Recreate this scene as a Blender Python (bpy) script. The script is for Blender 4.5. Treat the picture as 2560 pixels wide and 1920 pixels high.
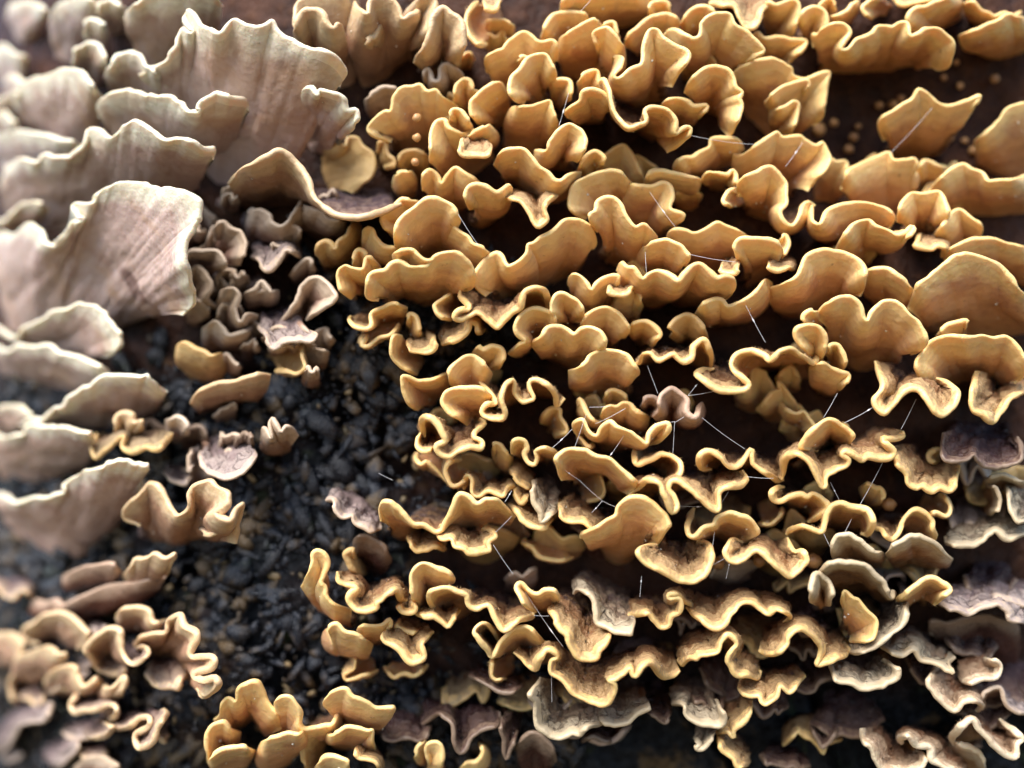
import bpy, math, random
import numpy as np
from mathutils import Vector

scene = bpy.context.scene
for _o in list(bpy.data.objects):
    bpy.data.objects.remove(_o, do_unlink=True)

# ---------------------------------------------------------------- camera
CAM_D = 0.142                       # metres from the lens to the plane of the trunk's face
LENS = 32.0
cam_data = bpy.data.cameras.new("camera")
cam = bpy.data.objects.new("camera", cam_data)
scene.collection.objects.link(cam)
scene.camera = cam
cam.location = (0.0, -CAM_D, 0.0)
cam.rotation_euler = (math.radians(90), 0, 0)
cam_data.lens = LENS
cam_data.sensor_width = 36.0
cam_data.clip_start = 0.002
cam_data.clip_end = 500.0
cam_data.dof.use_dof = True
cam_data.dof.focus_distance = 0.1245
cam_data.dof.aperture_fstop = 6.2

# ---------------------------------------------------------------- sky and sun
world = bpy.data.worlds.new("World")
scene.world = world
world.use_nodes = True
wn = world.node_tree.nodes; wl = world.node_tree.links
sky = wn.new("ShaderNodeTexSky")
sky.sky_type = 'NISHITA'
sky.sun_disc = False
SUN_EL, SUN_AZ = 54.0, 213.0        # azimuth measured from +Y towards +X
sky.sun_elevation = math.radians(SUN_EL)
sky.sun_rotation = math.radians(SUN_AZ)
wn["Background"].inputs["Strength"].default_value = 0.10
wl.new(sky.outputs["Color"], wn["Background"].inputs["Color"])
sun_data = bpy.data.lights.new("sun", 'SUN')
sun = bpy.data.objects.new("sun", sun_data)
scene.collection.objects.link(sun)
sun_data.energy = 3.3
sun_data.angle = math.radians(45)
sun_data.color = (1.0, 0.965, 0.925)
_el, _az = math.radians(SUN_EL), math.radians(SUN_AZ)
_dir = Vector((math.sin(_az) * math.cos(_el), math.cos(_az) * math.cos(_el), math.sin(_el)))
sun.rotation_euler = _dir.to_track_quat('Z', 'Y').to_euler()
sun.location = _dir * 3

scene.view_settings.view_transform = 'Standard'
scene.view_settings.look = 'None'
scene.view_settings.gamma = 1.0
scene.view_settings.use_curve_mapping = False
scene.view_settings.exposure = 1.28
scene.render.engine = 'CYCLES'
scene.cycles.use_denoising = True
scene.cycles.max_bounces = 6
scene.cycles.diffuse_bounces = 4
scene.cycles.glossy_bounces = 3
scene.cycles.caustics_reflective = False
scene.cycles.caustics_refractive = False

DATA = """
T 0 0
w 22|1200,640 1400,530 1500,420 1560,290 1650,280 1610,170 1660,110 1760,230 1900,290 2000,190 2110,220 2212,250 2360,215 2440,330 2660,410 2810,450 2910,540 2970,640 2940,760|1500,880 1900,1180 2600,1330|large cream bracket with jagged frilled rim and pinkish underside
w 20|1080,170 1130,110 1250,0 1500,-40 1850,-60 1930,80|1180,400 1450,450 1850,300
w 16|720,270 760,190 850,170 910,260|790,420 900,400
w 18|630,560 650,440 760,380 860,420 910,580|740,620 880,640
w 16|850,120 870,20 950,0 1110,70|920,200 1080,190
w 20|160,950 190,760 320,680 430,640 520,600 640,610 720,620 800,730 900,850|300,1080 550,1200 850,1130
w 20|870,1010 870,910 930,840 1040,780 1230,790 1340,850 1540,870 1640,930 1730,970 1730,880 1810,830 1920,830 2100,880 2130,980|1000,1180 1500,1300 2000,1250|cream bracket with a pale wavy rim below the large jagged cream bracket
w 24|10,1580 40,1460 180,1390 300,1400 400,1330 560,1350 720,1250 740,1160 830,1140 960,1190 1050,1130 1160,1050 1230,1060 1330,1140 1450,1190 1600,1210 1750,1270 1870,1290 1850,1390|60,1780 800,1750 1700,1580|wide pinkish bracket with a white frilled rim and one tiny hole
w 16|50,130 120,60 250,40 380,80 430,140|140,260 350,250
w 16|-90,560 0,420 100,450 240,530|0,660 250,660
w 16|-60,1020 30,970 120,1030 200,1090|0,1180 220,1200
w 16|440,150 520,20 700,-40 860,30|500,370 750,350
w 18|900,640 960,540 1080,460 1180,490 1240,570 1420,660|1000,780 1500,900
w 16|-90,1180 200,1130 450,1190 720,1270|0,1400 400,1420 700,1420
w 16|-90,880 60,850 130,800 200,850|-20,980 180,960
w 14|30,720 90,660 200,690 260,760|60,840 240,840
T 1 0
p 14|350,350 350,120 390,0 600,-50 860,-70|480,620 650,760 850,700
p 16|360,330 360,180 420,100 520,85 580,120 620,210 680,240 720,200 765,300|480,560 620,640 740,600
p 16|850,20 880,80 970,110 1000,0 1150,-10 1240,80 1270,170 1380,110 1410,20|900,760 1100,650 1280,430|pinkish tan bracket with tall pleated folds beside the large jagged cream bracket
p 12|950,390 985,330 1020,320 1060,200|1000,430 1050,440
p 15|1400,60 1440,-30 1520,0 1545,120 1510,250 1480,350|1280,430 1380,500
p 15|1370,560 1480,330 1530,180 1600,90 1700,130 1780,220 1800,320 1800,420 1750,570|1430,620 1560,660 1700,640
p 10|1360,360 1390,300 1460,290 1490,360|1390,430 1460,430
y 13|2000,380 1900,385 1830,290 1810,180 1860,80 1930,20|2080,220 2050,60
y 13|1955,10 1985,75 2080,90 2130,0|2020,-20 2070,-30
y 9|1990,170 2100,170 2150,180 2230,230|2040,330 2180,320
d 9|1460,740 1455,620 1500,590 1530,680 1590,700 1600,610 1650,570 1730,600 1800,645|1520,800 1750,770
y 12|1160,1225 1010,1180 960,1110 1030,1020 1110,965 1160,960 1190,850 1260,770 1370,755 1420,745 1480,800 1560,790 1640,860 1750,920|1200,1250 1400,1290 1650,1180|golden bracket with a scalloped top rim and white knobs on its face
y 11|1710,890 1720,750 1780,680 1840,690 1880,770 1935,785|1780,930 1890,900
y 14|1510,1400 1515,1170 1560,1060 1640,1040 1680,1100 1800,1145 1860,1100|1600,1480 1800,1500 2050,1330
y 15|1670,1050 1690,960 1750,950 1810,1000 1870,1090|1720,1110 1840,1140
y 15|1815,1180 1900,1130 2015,1090|1880,1280 2010,1280
y 18|1770,1200 1755,1300 1790,1340 1880,1345 1990,1350 2040,1310 2040,1250|1830,1210 1960,1210|small golden cup-shaped bracket with a thick lower lip and a pale granular hollow
y 13|1930,1080 1860,990 1865,880 1910,820 2000,760 2100,715 2135,770|2020,1090 2150,1000
y 12|1995,640 1985,510 2070,450 2130,430 2200,350 2330,285 2430,350 2560,350 2605,430 2600,530|2080,800 2250,840 2500,640
y 13|1440,1650 1440,1530 1490,1460 1560,1500 1600,1590 1640,1530 1710,1450 1800,1500 1900,1560 2000,1650|1500,1780 1800,1760
t 6|640,1170 700,1230 780,1250 800,1190 870,1190 920,1270 1010,1350 1010,1480 930,1580 830,1660|620,1320 640,1500 700,1660
t 8|1035,1340 1060,1240 1130,1240 1140,1320 1200,1380 1190,1440 1120,1460|1070,1420 1110,1440
t 8|1230,1440 1250,1340 1330,1300 1420,1320 1490,1370|1290,1500 1440,1500
y 9|1215,1535 1270,1480 1350,1490|1290,1670 1350,1650
w 18|390,870 410,780 470,760 520,820 560,790 700,790 770,860 800,950 860,960 850,1080 800,1190|450,970 600,1170 700,1270|greyish pink lobed bracket overlapping the large jagged cream bracket
d 9|930,890 1020,800 1100,740 1200,760 1250,810|1000,970 1200,970
T 2 0
y 11|425,100 440,0 600,-40 1000,-60 1210,-20|460,190 800,220 1150,170
y 11|245,330 300,200 370,125 480,105 600,120 640,150 645,210|280,430 500,400
y 13|420,350 440,310 560,230 650,190 720,180 765,240|450,600 600,660 740,620|brownish rose bracket with a folded tent-like face among the golden ones
y 14|755,470 700,305 750,260 830,245 900,310 960,390 975,460|760,680 870,700
y 11|770,250 820,200 890,190 915,260 940,330|850,350 910,380
y 11|985,410 1010,310 1100,230 1170,160 1250,130 1350,120 1440,180 1420,260|1050,450 1300,350
y 10|1170,120 1190,40 1240,10 1340,30 1365,120|1200,170 1340,170
y 17|870,500 890,480 960,500 950,580 890,655 930,680 1010,600 1110,560 1130,480 1160,300 1200,250 1260,260 1300,330 1400,400 1520,460 1510,530 1440,640 1380,750|950,820 1100,880 1330,820|tall golden bracket folded to a sharp peak with a pale tip notch
y 14|1310,300 1350,260 1420,260 1480,300 1560,330 1620,310 1640,250 1640,200 1700,140 1790,110 1890,120 1930,210 2050,280 2150,400 2175,450 2080,520 1960,570|1500,640 1700,680 1850,650|broad golden bracket rising to a blunt folded summit with a pointed corner
y 11|1450,220 1500,140 1580,75 1680,60 1740,100 1785,150|1520,320 1660,320
y 12|1700,30 1800,50 1900,50 1960,150 2000,230 2070,250 2120,200 2170,100 2240,50|1780,0 1950,0 2150,-10|golden bracket whose thin rim hangs in a deep V over a dark hollow
y 16|1490,820 1530,720 1620,630 1730,585 1850,610 1910,680 1930,760 1985,800 1960,850 1980,900 1940,1050 1900,1140 1870,1185|1560,900 1700,940 1860,960|rounded dome-shaped golden bracket with a hanging drip-like tail
y 12|1890,650 1950,590 2100,540 2212,520 2312,535 2412,590 2442,660 2542,680 2662,630 2752,630 2722,740 2692,900 2682,1010 2592,1100|2000,900 2200,1150 2450,1150
y 15|110,905 30,880 -20,790 0,690 60,620 120,540 200,480 290,475 340,560 380,650 340,720|160,920 300,870
y 12|55,520 90,485 175,495|70,560 150,560
y 12|320,745 370,700 450,680 500,700 520,780 510,870|390,850 470,920
y 13|560,720 620,640 720,615 745,680 755,790|590,820 710,820
y 17|480,1015 465,960 520,920 590,880 610,810 680,775 760,790 820,850 860,920 850,970|540,1030 700,1010 800,990
y 19|770,790 755,700 800,690 850,790 860,870 890,990 940,1060 1020,1100 1100,1070 1160,1040 1150,960 1200,930 1280,925 1360,960 1410,1040 1410,1150 1450,1130 1500,1100 1550,1110 1530,1180 1420,1260 1330,1315|880,960 1050,1060 1250,1180|long golden bracket with a looping ribbon-like rim and a granular hollow
y 14|1280,930 1330,870 1430,850 1510,880 1570,920 1695,905 1680,960 1600,1030|1400,1040 1560,1050
y 17|190,1300 290,1300 330,1210 400,1130 490,1080 590,1130 635,1210 620,1320 560,1410|270,1400 400,1430 510,1430
y 14|560,1475 610,1390 680,1320 740,1315 805,1370 790,1460|640,1500 760,1490|small shrivelled tan bracket poking over the dark hollow
y 16|-150,1430 -100,1330 0,1290 110,1300 180,1370 240,1440 320,1500 370,1550 430,1560 500,1510 595,1488|-60,1500 150,1600 320,1750
y 12|1400,1500 1400,1430 1470,1380 1560,1370 1620,1320 1700,1280 1720,1210 1810,1195 1900,1195 1980,1220 2005,1300|1500,1510 1750,1440 1950,1340
y 14|1900,1330 1950,1350 2030,1310 2120,1240 2170,1210 2282,1140 2342,1190 2412,1190 2492,1190 2542,1230 2632,1270 2692,1240 2742,1370 2712,1460 2612,1560 2542,1650|1980,1560 2300,1620 2450,1650|broad smooth golden bracket with a frayed rim crossed by a silk thread
y 13|1140,1580 1180,1500 1260,1480 1380,1490 1480,1510 1600,1540 1615,1590|1200,1660 1450,1720 1560,1700
y 14|1630,1570 1680,1490 1760,1490 1850,1500 1890,1460 1930,1500 1935,1580 1880,1620|1700,1590 1860,1580
y 13|-10,930 100,920 180,920 250,890 330,860 350,920 380,1030 400,1090|-60,1220 150,1320 330,1200
y 10|2050,340 2110,285 2190,330 2290,320 2440,345 2550,360 2490,450 2390,550|2200,490 2330,580
T 3 0
y 10|-60,70 0,10 60,40 110,30 180,10 250,20 275,90 230,230 200,315|0,240 120,320
y 11|250,220 300,120 370,60 450,70 500,120 505,230 460,300|290,320 420,340
y 10|520,130 580,130 640,110 700,90 740,40 785,5|560,190 690,170
y 9|415,80 490,0 560,0 590,90|480,130 570,130
y 11|900,175 830,120 815,70 870,20 950,-30|970,120 1030,30
y 10|1060,-20 1150,60 1260,40 1370,10 1480,0|1180,-30 1350,-40
y 14|1240,260 1200,160 1260,90 1380,50 1500,10 1640,-30|1370,250 1550,170 1680,90
y 10|1700,30 1770,20 1840,80 1920,110 1960,140 2040,110 2120,130 2190,90|1750,140 1950,210 2100,200
y 12|1640,325 1760,270 1850,220 1960,190 2080,130 2150,150 2270,190|1800,400 2000,460 2270,400
y 14|390,420 385,310 430,310 470,260 540,215 640,210 700,260 710,310 650,380 630,430 690,420 760,340 820,320 880,290 940,230 1020,230 1080,240 1150,190 1200,200 1230,300 1290,290 1370,250 1460,250 1530,300 1590,340 1610,400 1590,500 1560,570 1480,600 1410,560|430,570 700,580 1000,570 1300,470|wide golden bracket with many rounded scallops above the bare brown bark
y 15|990,1220 960,1060 1100,960 1250,860 1300,780 1360,810 1450,890 1550,930 1680,890 1830,825 1780,920 1650,1090|1040,1290 1200,1370 1420,1300|lone boat-shaped yellow bracket on bare brown bark with a bluish tip
y 11|1790,1215 1900,1140 1990,1040 2060,940 2212,890 2320,880|1850,1370 2000,1500 2270,1560
y 14|630,1640 680,1480 760,1430 850,1390 950,1360 1050,1330 1080,1390 1180,1390 1260,1385 1285,1450 1200,1560|740,1850 1000,1900 1200,1750
y 12|1280,1480 1350,1390 1430,1410 1500,1440 1560,1450|1270,1650 1500,1620
y 14|1390,1650 1480,1540 1580,1460 1680,1430 1760,1470 1860,1500 1920,1560 2020,1550 2090,1560 2150,1550 2260,1510|1500,1800 1850,1850 2250,1800
y 9|520,1400 545,1370 600,1400 680,1410 695,1520|400,1700 560,1740
y 13|-40,890 100,770 200,720 330,690 350,740 290,840|50,970 220,970
y 13|10,970 150,920 220,880 270,900 250,1040 190,1170|50,1120 130,1170
T 2 0
y 15|1940,1700 1960,1580 2050,1520 2120,1500 2170,1460 2240,1455 2320,1530 2370,1600 2370,1760 2320,1820 2350,1910 2420,1950 2480,1880 2510,1780 2560,1740 2620,1770|2030,1800 2250,1870 2480,1860|golden bracket with an arched shoulder dropping into a tight folded pocket
T 0 1
w 26|-60,420 0,370 150,340 280,260 340,340 400,430 480,450 560,390 650,270 720,230 640,140 680,80 780,100 850,30 900,-20 1000,-60 1200,-60 1400,-40 1650,0 1740,120 1740,230 1660,340 1600,500 1640,720 1680,950 1580,1060|60,970 700,880 1100,980 1350,1020|broad pink-beige bracket with dark insect pits and a torn frilly rim
w 18|-60,240 60,210 200,130 330,100 440,160|0,350 300,290
w 18|-60,1150 60,1220 130,1240 250,1160 400,1080 600,1000 760,970 900,1010 980,1110 1060,1260 1040,1360 860,1440|150,1320 500,1320 820,1420|dim pinkish grey bracket with a folded pale rim over the shadowed gap
w 18|-60,1330 100,1350 250,1310 430,1320 560,1400 720,1440 840,1490 940,1590|0,1480 400,1540 800,1670
d 11|1400,430 1430,370 1550,340 1710,350|1480,500 1650,470
d 13|1460,550 1540,600 1620,540 1680,490 1790,510 1860,510 1920,580 1945,660 1880,695|1440,650 1650,690 1830,690|small pinkish brown bracket edged by a bright cream arched rim
d 13|1850,390 1860,290 1930,270 2010,330 2090,340 2140,420 2100,560 2060,650|1900,520 1990,570
d 12|1420,810 1500,760 1620,800 1640,700 1690,660 1780,730 1830,830 1790,930 1890,975|1550,890 1700,940
d 10|1600,1030 1660,930 1770,1000 1790,1090|1640,1090 1740,1110
d 13|1900,910 1960,850 2060,860 2090,940 2050,1040 2080,1150 2150,1080 2240,1090|1930,1080 2020,1110 2130,1120
d 11|1750,1180 1850,1130 1930,1170 2000,1230 2160,1150|1800,1320 2050,1320
t 13|1530,1340 1590,1290 1680,1350 1760,1380 1830,1420 1920,1400|1680,1580 1900,1600
T 1 0
p 20|-240,1580 -120,1470 0,1400 100,1350 200,1310 290,1350 370,1440 450,1560 490,1680 560,1760 700,1850 850,1875 1000,1855 1080,1840 1160,1810 1250,1760|-150,1740 200,1740 550,1700 900,1700 1150,1700|hood-shaped reddish brown bracket with crusty grey-green top and pale lip
T 1 1
t 12|540,560 520,480 590,430 660,450 690,490 720,420 790,380 830,300 850,230|570,620 700,600 860,500
d 12|430,130 480,150 560,180 640,240 770,265|450,310 640,390
d 12|-60,560 0,580 60,650 130,670 190,610 240,530 300,520 380,580|0,500 200,460 340,490
d 11|-60,900 30,870 110,830 120,790|-40,800 70,760
d 11|-60,230 40,180 120,190 150,260 240,290 310,200 420,60|-40,380 180,400 400,300
d 10|200,380 260,310 330,300 390,350 400,420|230,450 370,470
d 13|200,1170 330,1000 400,850 520,750 600,770 680,850 690,920 570,1020 430,1110|300,1080 480,980 560,960|dark brown folded old bracket on the black bark strip
d 14|30,1180 130,1330 190,1360 260,1310 350,1290 470,1310 515,1230 430,1180 400,1130|60,1060 250,1050 380,1040|purple-grey old bracket with a cream scalloped lower rim
t 11|390,1320 410,1450 425,1520 350,1580 270,1550 160,1545|230,1320 150,1420
y 13|1180,390 1100,280 1090,220 1170,150 1250,60 1290,60 1410,80|1230,360 1350,240
y 13|940,380 945,310 1010,320 1040,400 1120,470 1210,480 1260,490|1000,560 1160,590
y 18|1230,510 1195,400 1220,280 1300,190 1400,120 1470,70 1580,50 1680,100 1730,190 1740,270 1680,310|1320,530 1500,570 1660,500|big smooth disc-shaped golden bracket facing outward
y 19|1190,550 1230,510 1330,505 1400,560 1480,590 1570,570|1280,650 1450,670
y 16|1640,310 1690,290 1760,340 1830,380 1870,440 1950,470 2035,530|1700,500 1850,640 1910,690
y 15|830,935 740,870 700,740 720,670 790,640 850,660 930,670 960,570 1010,570 1085,665|860,900 980,830 1080,730
y 13|825,630 850,530 890,495 950,520 985,580|870,650 960,640
y 19|1070,940 970,910 950,850 970,730 1020,690 1120,680 1170,620 1250,600 1320,650 1400,650 1480,640 1540,570 1640,530 1740,520 1820,590 1870,690 1885,780 1850,840 1770,860|1110,930 1300,880 1480,960 1690,890|golden bracket of two round humps with a curled knob at one end
o 19|1770,850 1770,900 1830,970 1820,1000 1740,1020 1720,1080 1790,1110 1920,1060 2010,1100 2090,1160 2140,1120 2212,1050 2280,1010 2300,920 2330,850 2410,825 2490,850 2525,950 2510,1030|1850,880 2050,910 2300,1030 2450,1020|bracket with wet black glinting hollow and thin wavy golden rim
y 16|1990,895 1890,800 1900,700 1970,600 2060,540 2120,570 2170,650 2260,610 2340,540 2360,460 2410,450 2460,410 2560,330 2640,260 2740,250 2870,290 2940,380 2945,450 2920,495|2030,900 2130,900 2400,820 2700,660|long golden bracket climbing in a chain of scallops beside the disc-shaped one
y 15|1690,1115 1600,1080 1535,980 1610,920 1710,865|1740,1060 1750,950
y 13|830,1070 805,1110 860,1170 970,1185 1010,1150 1000,1060 1060,1010 1180,960 1310,1000|900,1060 1050,1130 1280,1120
y 10|1225,1140 1150,1240 1060,1270 980,1335 920,1310 960,1230 940,1180|1180,1080 1000,1130
o 15|1285,1300 1330,1360 1460,1380 1530,1340 1560,1230|1330,1250 1510,1230|shallow cup-like bracket with a dull tan rim and black granular floor
y 12|1400,1580 1260,1510 1190,1440 1170,1330 1200,1240 1270,1250|1420,1500 1320,1350
o 15|1600,1310 1660,1290 1760,1260 1830,1190 1850,1130 1910,1150 1930,1240 1975,1225|1640,1180 1800,1110 1920,1100
y 11|1310,1130 1330,1050 1390,1070 1410,1180 1435,1230|1340,1200 1400,1240
y 14|1870,1390 1920,1330 1960,1360 2050,1330 2130,1370 2155,1450 2110,1540|1930,1460 2040,1570
y 17|1690,1670 1670,1560 1710,1490 1800,1430 1880,1420 1950,1470 2040,1570|1770,1730 1960,1690
y 17|1840,160 1807,40 1866,-59 1987,-59 2087,0 2188,-59 2200,50|1880,200 1950,255 2060,170
T 2 1
y 18|-110,60 0,60 90,90 150,170 190,280 230,310 300,250 290,150 330,80 400,25|90,40 220,80 310,20|golden bracket whose rim dips to a narrow V lined with granules
y 13|640,245 520,170 490,50 530,-60 680,-140 800,-170 920,-170 1000,-100 1050,-50|700,260 900,210 1020,110|wide flat golden bracket below the dark hollow
y 13|950,0 1040,-60 1100,-50 1200,-50 1300,-80 1370,-40 1385,50 1370,150 1480,200 1470,260 1380,305|1000,260 1150,320 1290,310
y 18|745,350 670,260 670,200 720,170 730,100 800,60 880,65 950,130 1000,240 1060,300 1140,270 1200,310 1250,370 1265,430|800,560 960,600 1150,570|tall tongue-shaped golden bracket with a granular crest
y 14|1340,425 1370,350 1470,320 1580,350 1680,310 1760,260 1870,300 1960,330 2045,395|1500,570 1750,670 1950,570
y 17|1130,455 1160,490 1230,450 1330,425 1430,460 1490,530 1530,580 1500,650|1200,640 1380,710 1470,690
y 17|1960,610 1920,480 1980,410 2120,400 2230,410 2310,450 2335,550|1980,800 2080,740 2290,610
y 18|1810,610 1800,670 1850,700 1930,700 1965,620|1850,620 1930,600
y 20|900,690 940,600 1000,640 1070,660 1130,750 1170,720 1250,680 1330,700 1390,730 1440,760 1490,700 1550,640 1620,625 1700,690 1760,740 1830,720 1900,740 1930,810 1890,890 1830,940|980,800 1180,960 1330,880 1440,930 1560,930 1700,970|golden bracket of plump pleated lobes in a row
y 17|490,790 510,710 580,720 650,790 690,840 740,780 830,720 910,720 920,790 860,840|560,910 700,1010 790,980|pale golden bracket with a sharp V notch over a dark wet hollow
y 18|850,820 825,850 870,890 980,890 1040,830 1075,815|900,810 1000,800
y 14|890,900 980,905 1060,840 1135,990|980,1100 1090,1070
y 17|380,1135 330,1040 340,920 400,870 480,880 580,950 625,1030 610,1120|430,1140 550,1100
y 18|-30,1400 60,1320 110,1285 30,1220 30,1140 90,1050 170,1010 270,1020 350,1070 368,1140 290,1190|80,1330 140,1270 230,1230|ring-like golden bracket curled around a small dark hole
y 20|165,1325 200,1280 270,1230 320,1160 420,1155 480,1180 540,1220 600,1170 680,1160 760,1200 808,1290 800,1350 720,1390|260,1340 420,1440 560,1500 690,1440|butterfly-shaped golden bracket with two rounded wings
y 15|575,1200 620,1100 700,1030 820,1000 920,1050 980,1130 1005,1190 970,1270|700,1260 880,1290|golden bracket stained brown on its flat face
y 15|1000,1200 1040,1140 1120,1120 1220,1160 1285,1230 1260,1290 1215,1345|1080,1250 1180,1290
o 20|1040,1490 1110,1480 1130,1410 1190,1390 1260,1450 1320,1430 1380,1390 1440,1440 1490,1460 1550,1430 1570,1330 1630,1270 1690,1310 1720,1420 1735,1550|1120,1440 1380,1370 1560,1420 1700,1500|bracket with a snaking golden rim and granular grey top
y 18|1585,1065 1640,980 1740,930 1810,930 1870,985 1950,950 2070,890 2140,820 2190,760 2245,790|1680,1100 1850,1090 2000,1070 2160,960
t 15|1370,1250 1400,1200 1365,1160 1420,1080 1520,1055 1600,1110 1670,1200 1695,1280|1440,1260 1590,1290
y 19|480,1545 570,1520 640,1470 680,1410 790,1370 920,1390 1000,1430 1050,1490 1105,1560 1050,1610|560,1680 750,1760 1000,1690
y 16|1900,135 1830,90 1850,20 1900,-20 1970,0|1990,100 2030,0
F
o 21|1545,790 1505,803 1520,825 1560,843 1605,840 1617,825 1590,805 1580,785 1590,765 1620,752 1650,765 1665,778 1690,758 1715,755 1735,770 1757,787 1765,772 1745,750|1550,795 1600,800 1650,785 1730,785|bracket with an orange-brown granular scoop and looping golden rim
T 3 1
y 16|385,120 380,240 440,270 500,170 560,130 650,100 770,85 900,100 960,120 1040,150 1088,220 1040,310|460,340 580,420 700,300 950,270
y 18|590,520 620,440 660,370 740,280 870,250 920,290 1000,320 1060,350 1120,370 1190,340 1230,300 1263,330 1210,400 1090,465|720,580 820,480 1000,470|golden bracket with a ribbon rim ending in a pinched cup
y 15|1110,270 1120,160 1170,80 1240,10 1330,20 1400,10 1490,10 1540,120 1552,220 1500,290|1200,330 1320,390 1430,330|upright shell-shaped golden bracket with a smooth rosy face
y 15|1430,370 1530,250 1570,180 1660,155 1750,220 1845,290 1840,370|1540,470 1680,460 1800,410
o 14|1290,370 1250,460 1320,490 1400,500 1460,470 1525,500 1510,570|1310,390 1430,410
y 14|1525,600 1570,510 1680,450 1800,410 1930,400 2050,430 2212,480 2310,520|1700,640 2000,660 2270,820
y 18|1210,1010 1250,900 1300,800 1400,720 1520,620 1620,550 1730,530 1840,570 1980,640 2080,720 2140,800 2212,890 2320,930|1330,1140 1600,1180 1900,1200 2300,1170|largest smooth golden bracket, a broad hump with brown smudges
y 17|-20,850 40,830 130,790 240,730 290,640 330,560 420,515 530,510 650,540 760,590 822,660 835,790 790,910|120,1020 250,1050 500,970 720,930|broad golden bracket with a bruised grey-brown upper face
y 16|10,590 10,660 80,690 170,670 225,685|70,590 180,620
y 14|90,430 150,370 172,460 110,590|60,520 100,600
y 15|830,730 850,690 950,660 1040,660 1130,720 1200,790 1265,875|920,940 1100,980 1230,1040
y 20|425,1110 450,1020 520,960 620,920 720,920 790,970 830,1090 860,1110 900,1040 980,950 1080,935 1150,980 1220,1060 1290,1110 1350,1210 1385,1300 1300,1370 1220,1405|530,1240 740,1490 880,1490 1070,1370|golden bracket with two tall humps joined by a central fold
y 19|300,1150 300,1080 370,1030 435,1050|340,1160 430,1150
y 20|355,1460 362,1430 280,1340 230,1260 240,1190 310,1150 400,1150 470,1200 497,1290 480,1400 430,1470|370,1480 440,1490
y 17|370,1510 480,1480 560,1530 640,1560 705,1580 690,1640 620,1710|450,1680 570,1740
o 15|480,1410 530,1330 600,1330 650,1400 672,1480 640,1530|500,1440 600,1480
y 18|1340,1720 1290,1560 1280,1470 1330,1390 1400,1300 1500,1260 1600,1240 1730,1250 1850,1230 1950,1260 2060,1260 2150,1340 2212,1430 2245,1540 2190,1600 2130,1650|1420,1690 1700,1580 1950,1670 2090,1660|large ear-shaped golden bracket around a deep brown hollow
y 15|1450,1240 1530,1160 1620,1130 1715,1120 1700,1200|1540,1260 1680,1250
T 0 2
w 20|180,370 430,240 600,130 760,30 850,-40 1050,-80 1250,-70 1330,10 1440,110|500,350 850,280 1200,220 1370,190|grey-white leaf-like bracket with an orange-tan edge over a dark gap
w 18|-60,220 80,195 200,220 300,340|-20,360 190,400
w 22|-60,420 80,440 200,430 260,370 390,350 550,370 700,400 800,440 825,550|0,680 400,670 780,620|smooth pale grey bracket with a thin cream wavy rim
w 24|-60,920 60,960 150,1000 260,970 400,980 520,930 580,830 660,770 820,710 950,670 1080,650 1150,700 1275,710 1230,820 1245,940|80,1170 600,1270 900,1170 1120,1030|pinkish cream bracket with a green-tinged stepped rim
p 17|1000,430 1010,290 1060,240 1130,250 1150,330 1230,330 1235,430|1050,460 1190,490
t 19|830,430 790,560 830,650 900,600 1000,520 1080,460 1070,540 1130,590 1200,580 1260,560 1370,580 1450,500 1495,425|900,450 1080,450 1300,460|tan bracket with a zigzag cream rim next to the purple crust
d 14|1455,340 1540,290 1620,340 1645,440|1520,450 1610,470
d 15|1720,570 1730,690 1810,790 1940,830 2090,780 2190,680 2205,600|1780,530 1950,490 2130,530|purple-grey saucer-shaped old bracket under a black hole
d 11|1400,750 1500,840 1600,880 1660,830|1450,730 1600,740
d 11|1640,550 1630,660 1620,770 1690,700|1680,560 1720,640
p 22|1210,1230 1090,1150 1070,1080 1130,1010 1230,940 1290,870 1370,880 1430,980 1500,1100 1530,1150 1600,1120 1650,1050 1660,930 1720,860 1820,830 1880,890 1970,950 1960,1050 1900,1110 1860,1130 1900,1160 1990,1190 2030,1090 2095,1030 2090,1120 2050,1250 2040,1390|1260,1260 1500,1350 1760,1280 1970,1270|cream-tan bracket with a curling ruffled rim standing out over the bark crevice
p 18|1730,1250 1800,1305 1880,1280 1910,1220|1760,1220 1860,1210
p 18|1050,1650 1110,1580 1170,1510 1280,1500 1330,1460 1420,1500 1500,1470 1515,1530 1450,1660|1150,1730 1350,1770
r 16|540,1660 700,1590 830,1560 970,1540 1060,1620|650,1740 1000,1740
p 15|1640,165 1720,60 1900,0 2050,-30 2212,-80 2330,-70|1700,200 1950,140 2200,90|pinkish peach bracket tucked beneath the dried purple-brown cluster
T 1 2
y 14|1420,225 1340,190 1290,80 1265,-50 1330,-60 1400,-20 1480,-30 1560,-60 1670,-95|1470,190 1550,110 1640,10
y 18|1820,365 1680,260 1620,190 1605,140 1650,60 1750,40 1880,40 1990,80 2075,155|1840,360 1930,310 2020,200|golden fan-shaped bracket beside the black bark crevice
o 20|1920,-20 1960,30 2070,150 1990,180 1955,230 2000,280 2100,300 2150,250 2120,120 2150,0 2212,-20 2222,90 2290,160 2370,160 2410,110 2370,30 2380,-40 2500,0 2580,90 2610,190 2670,135|2000,80 2150,130 2350,50 2560,60|bracket with twin U-shaped scoops of orange-brown felt and a cream rim
o 20|1460,450 1440,310 1490,290 1560,330 1610,420 1640,500 1570,540 1590,600 1660,635 1760,590 1850,560 1940,570 1960,510 1890,460 1900,400 1975,340 1925,305|1500,440 1700,410 1880,400|bracket with a star-cornered rim around shaggy brown felt at the crevice edge
o 18|1430,405 1385,480 1400,560 1470,585 1565,545|1450,460 1550,490
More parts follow.
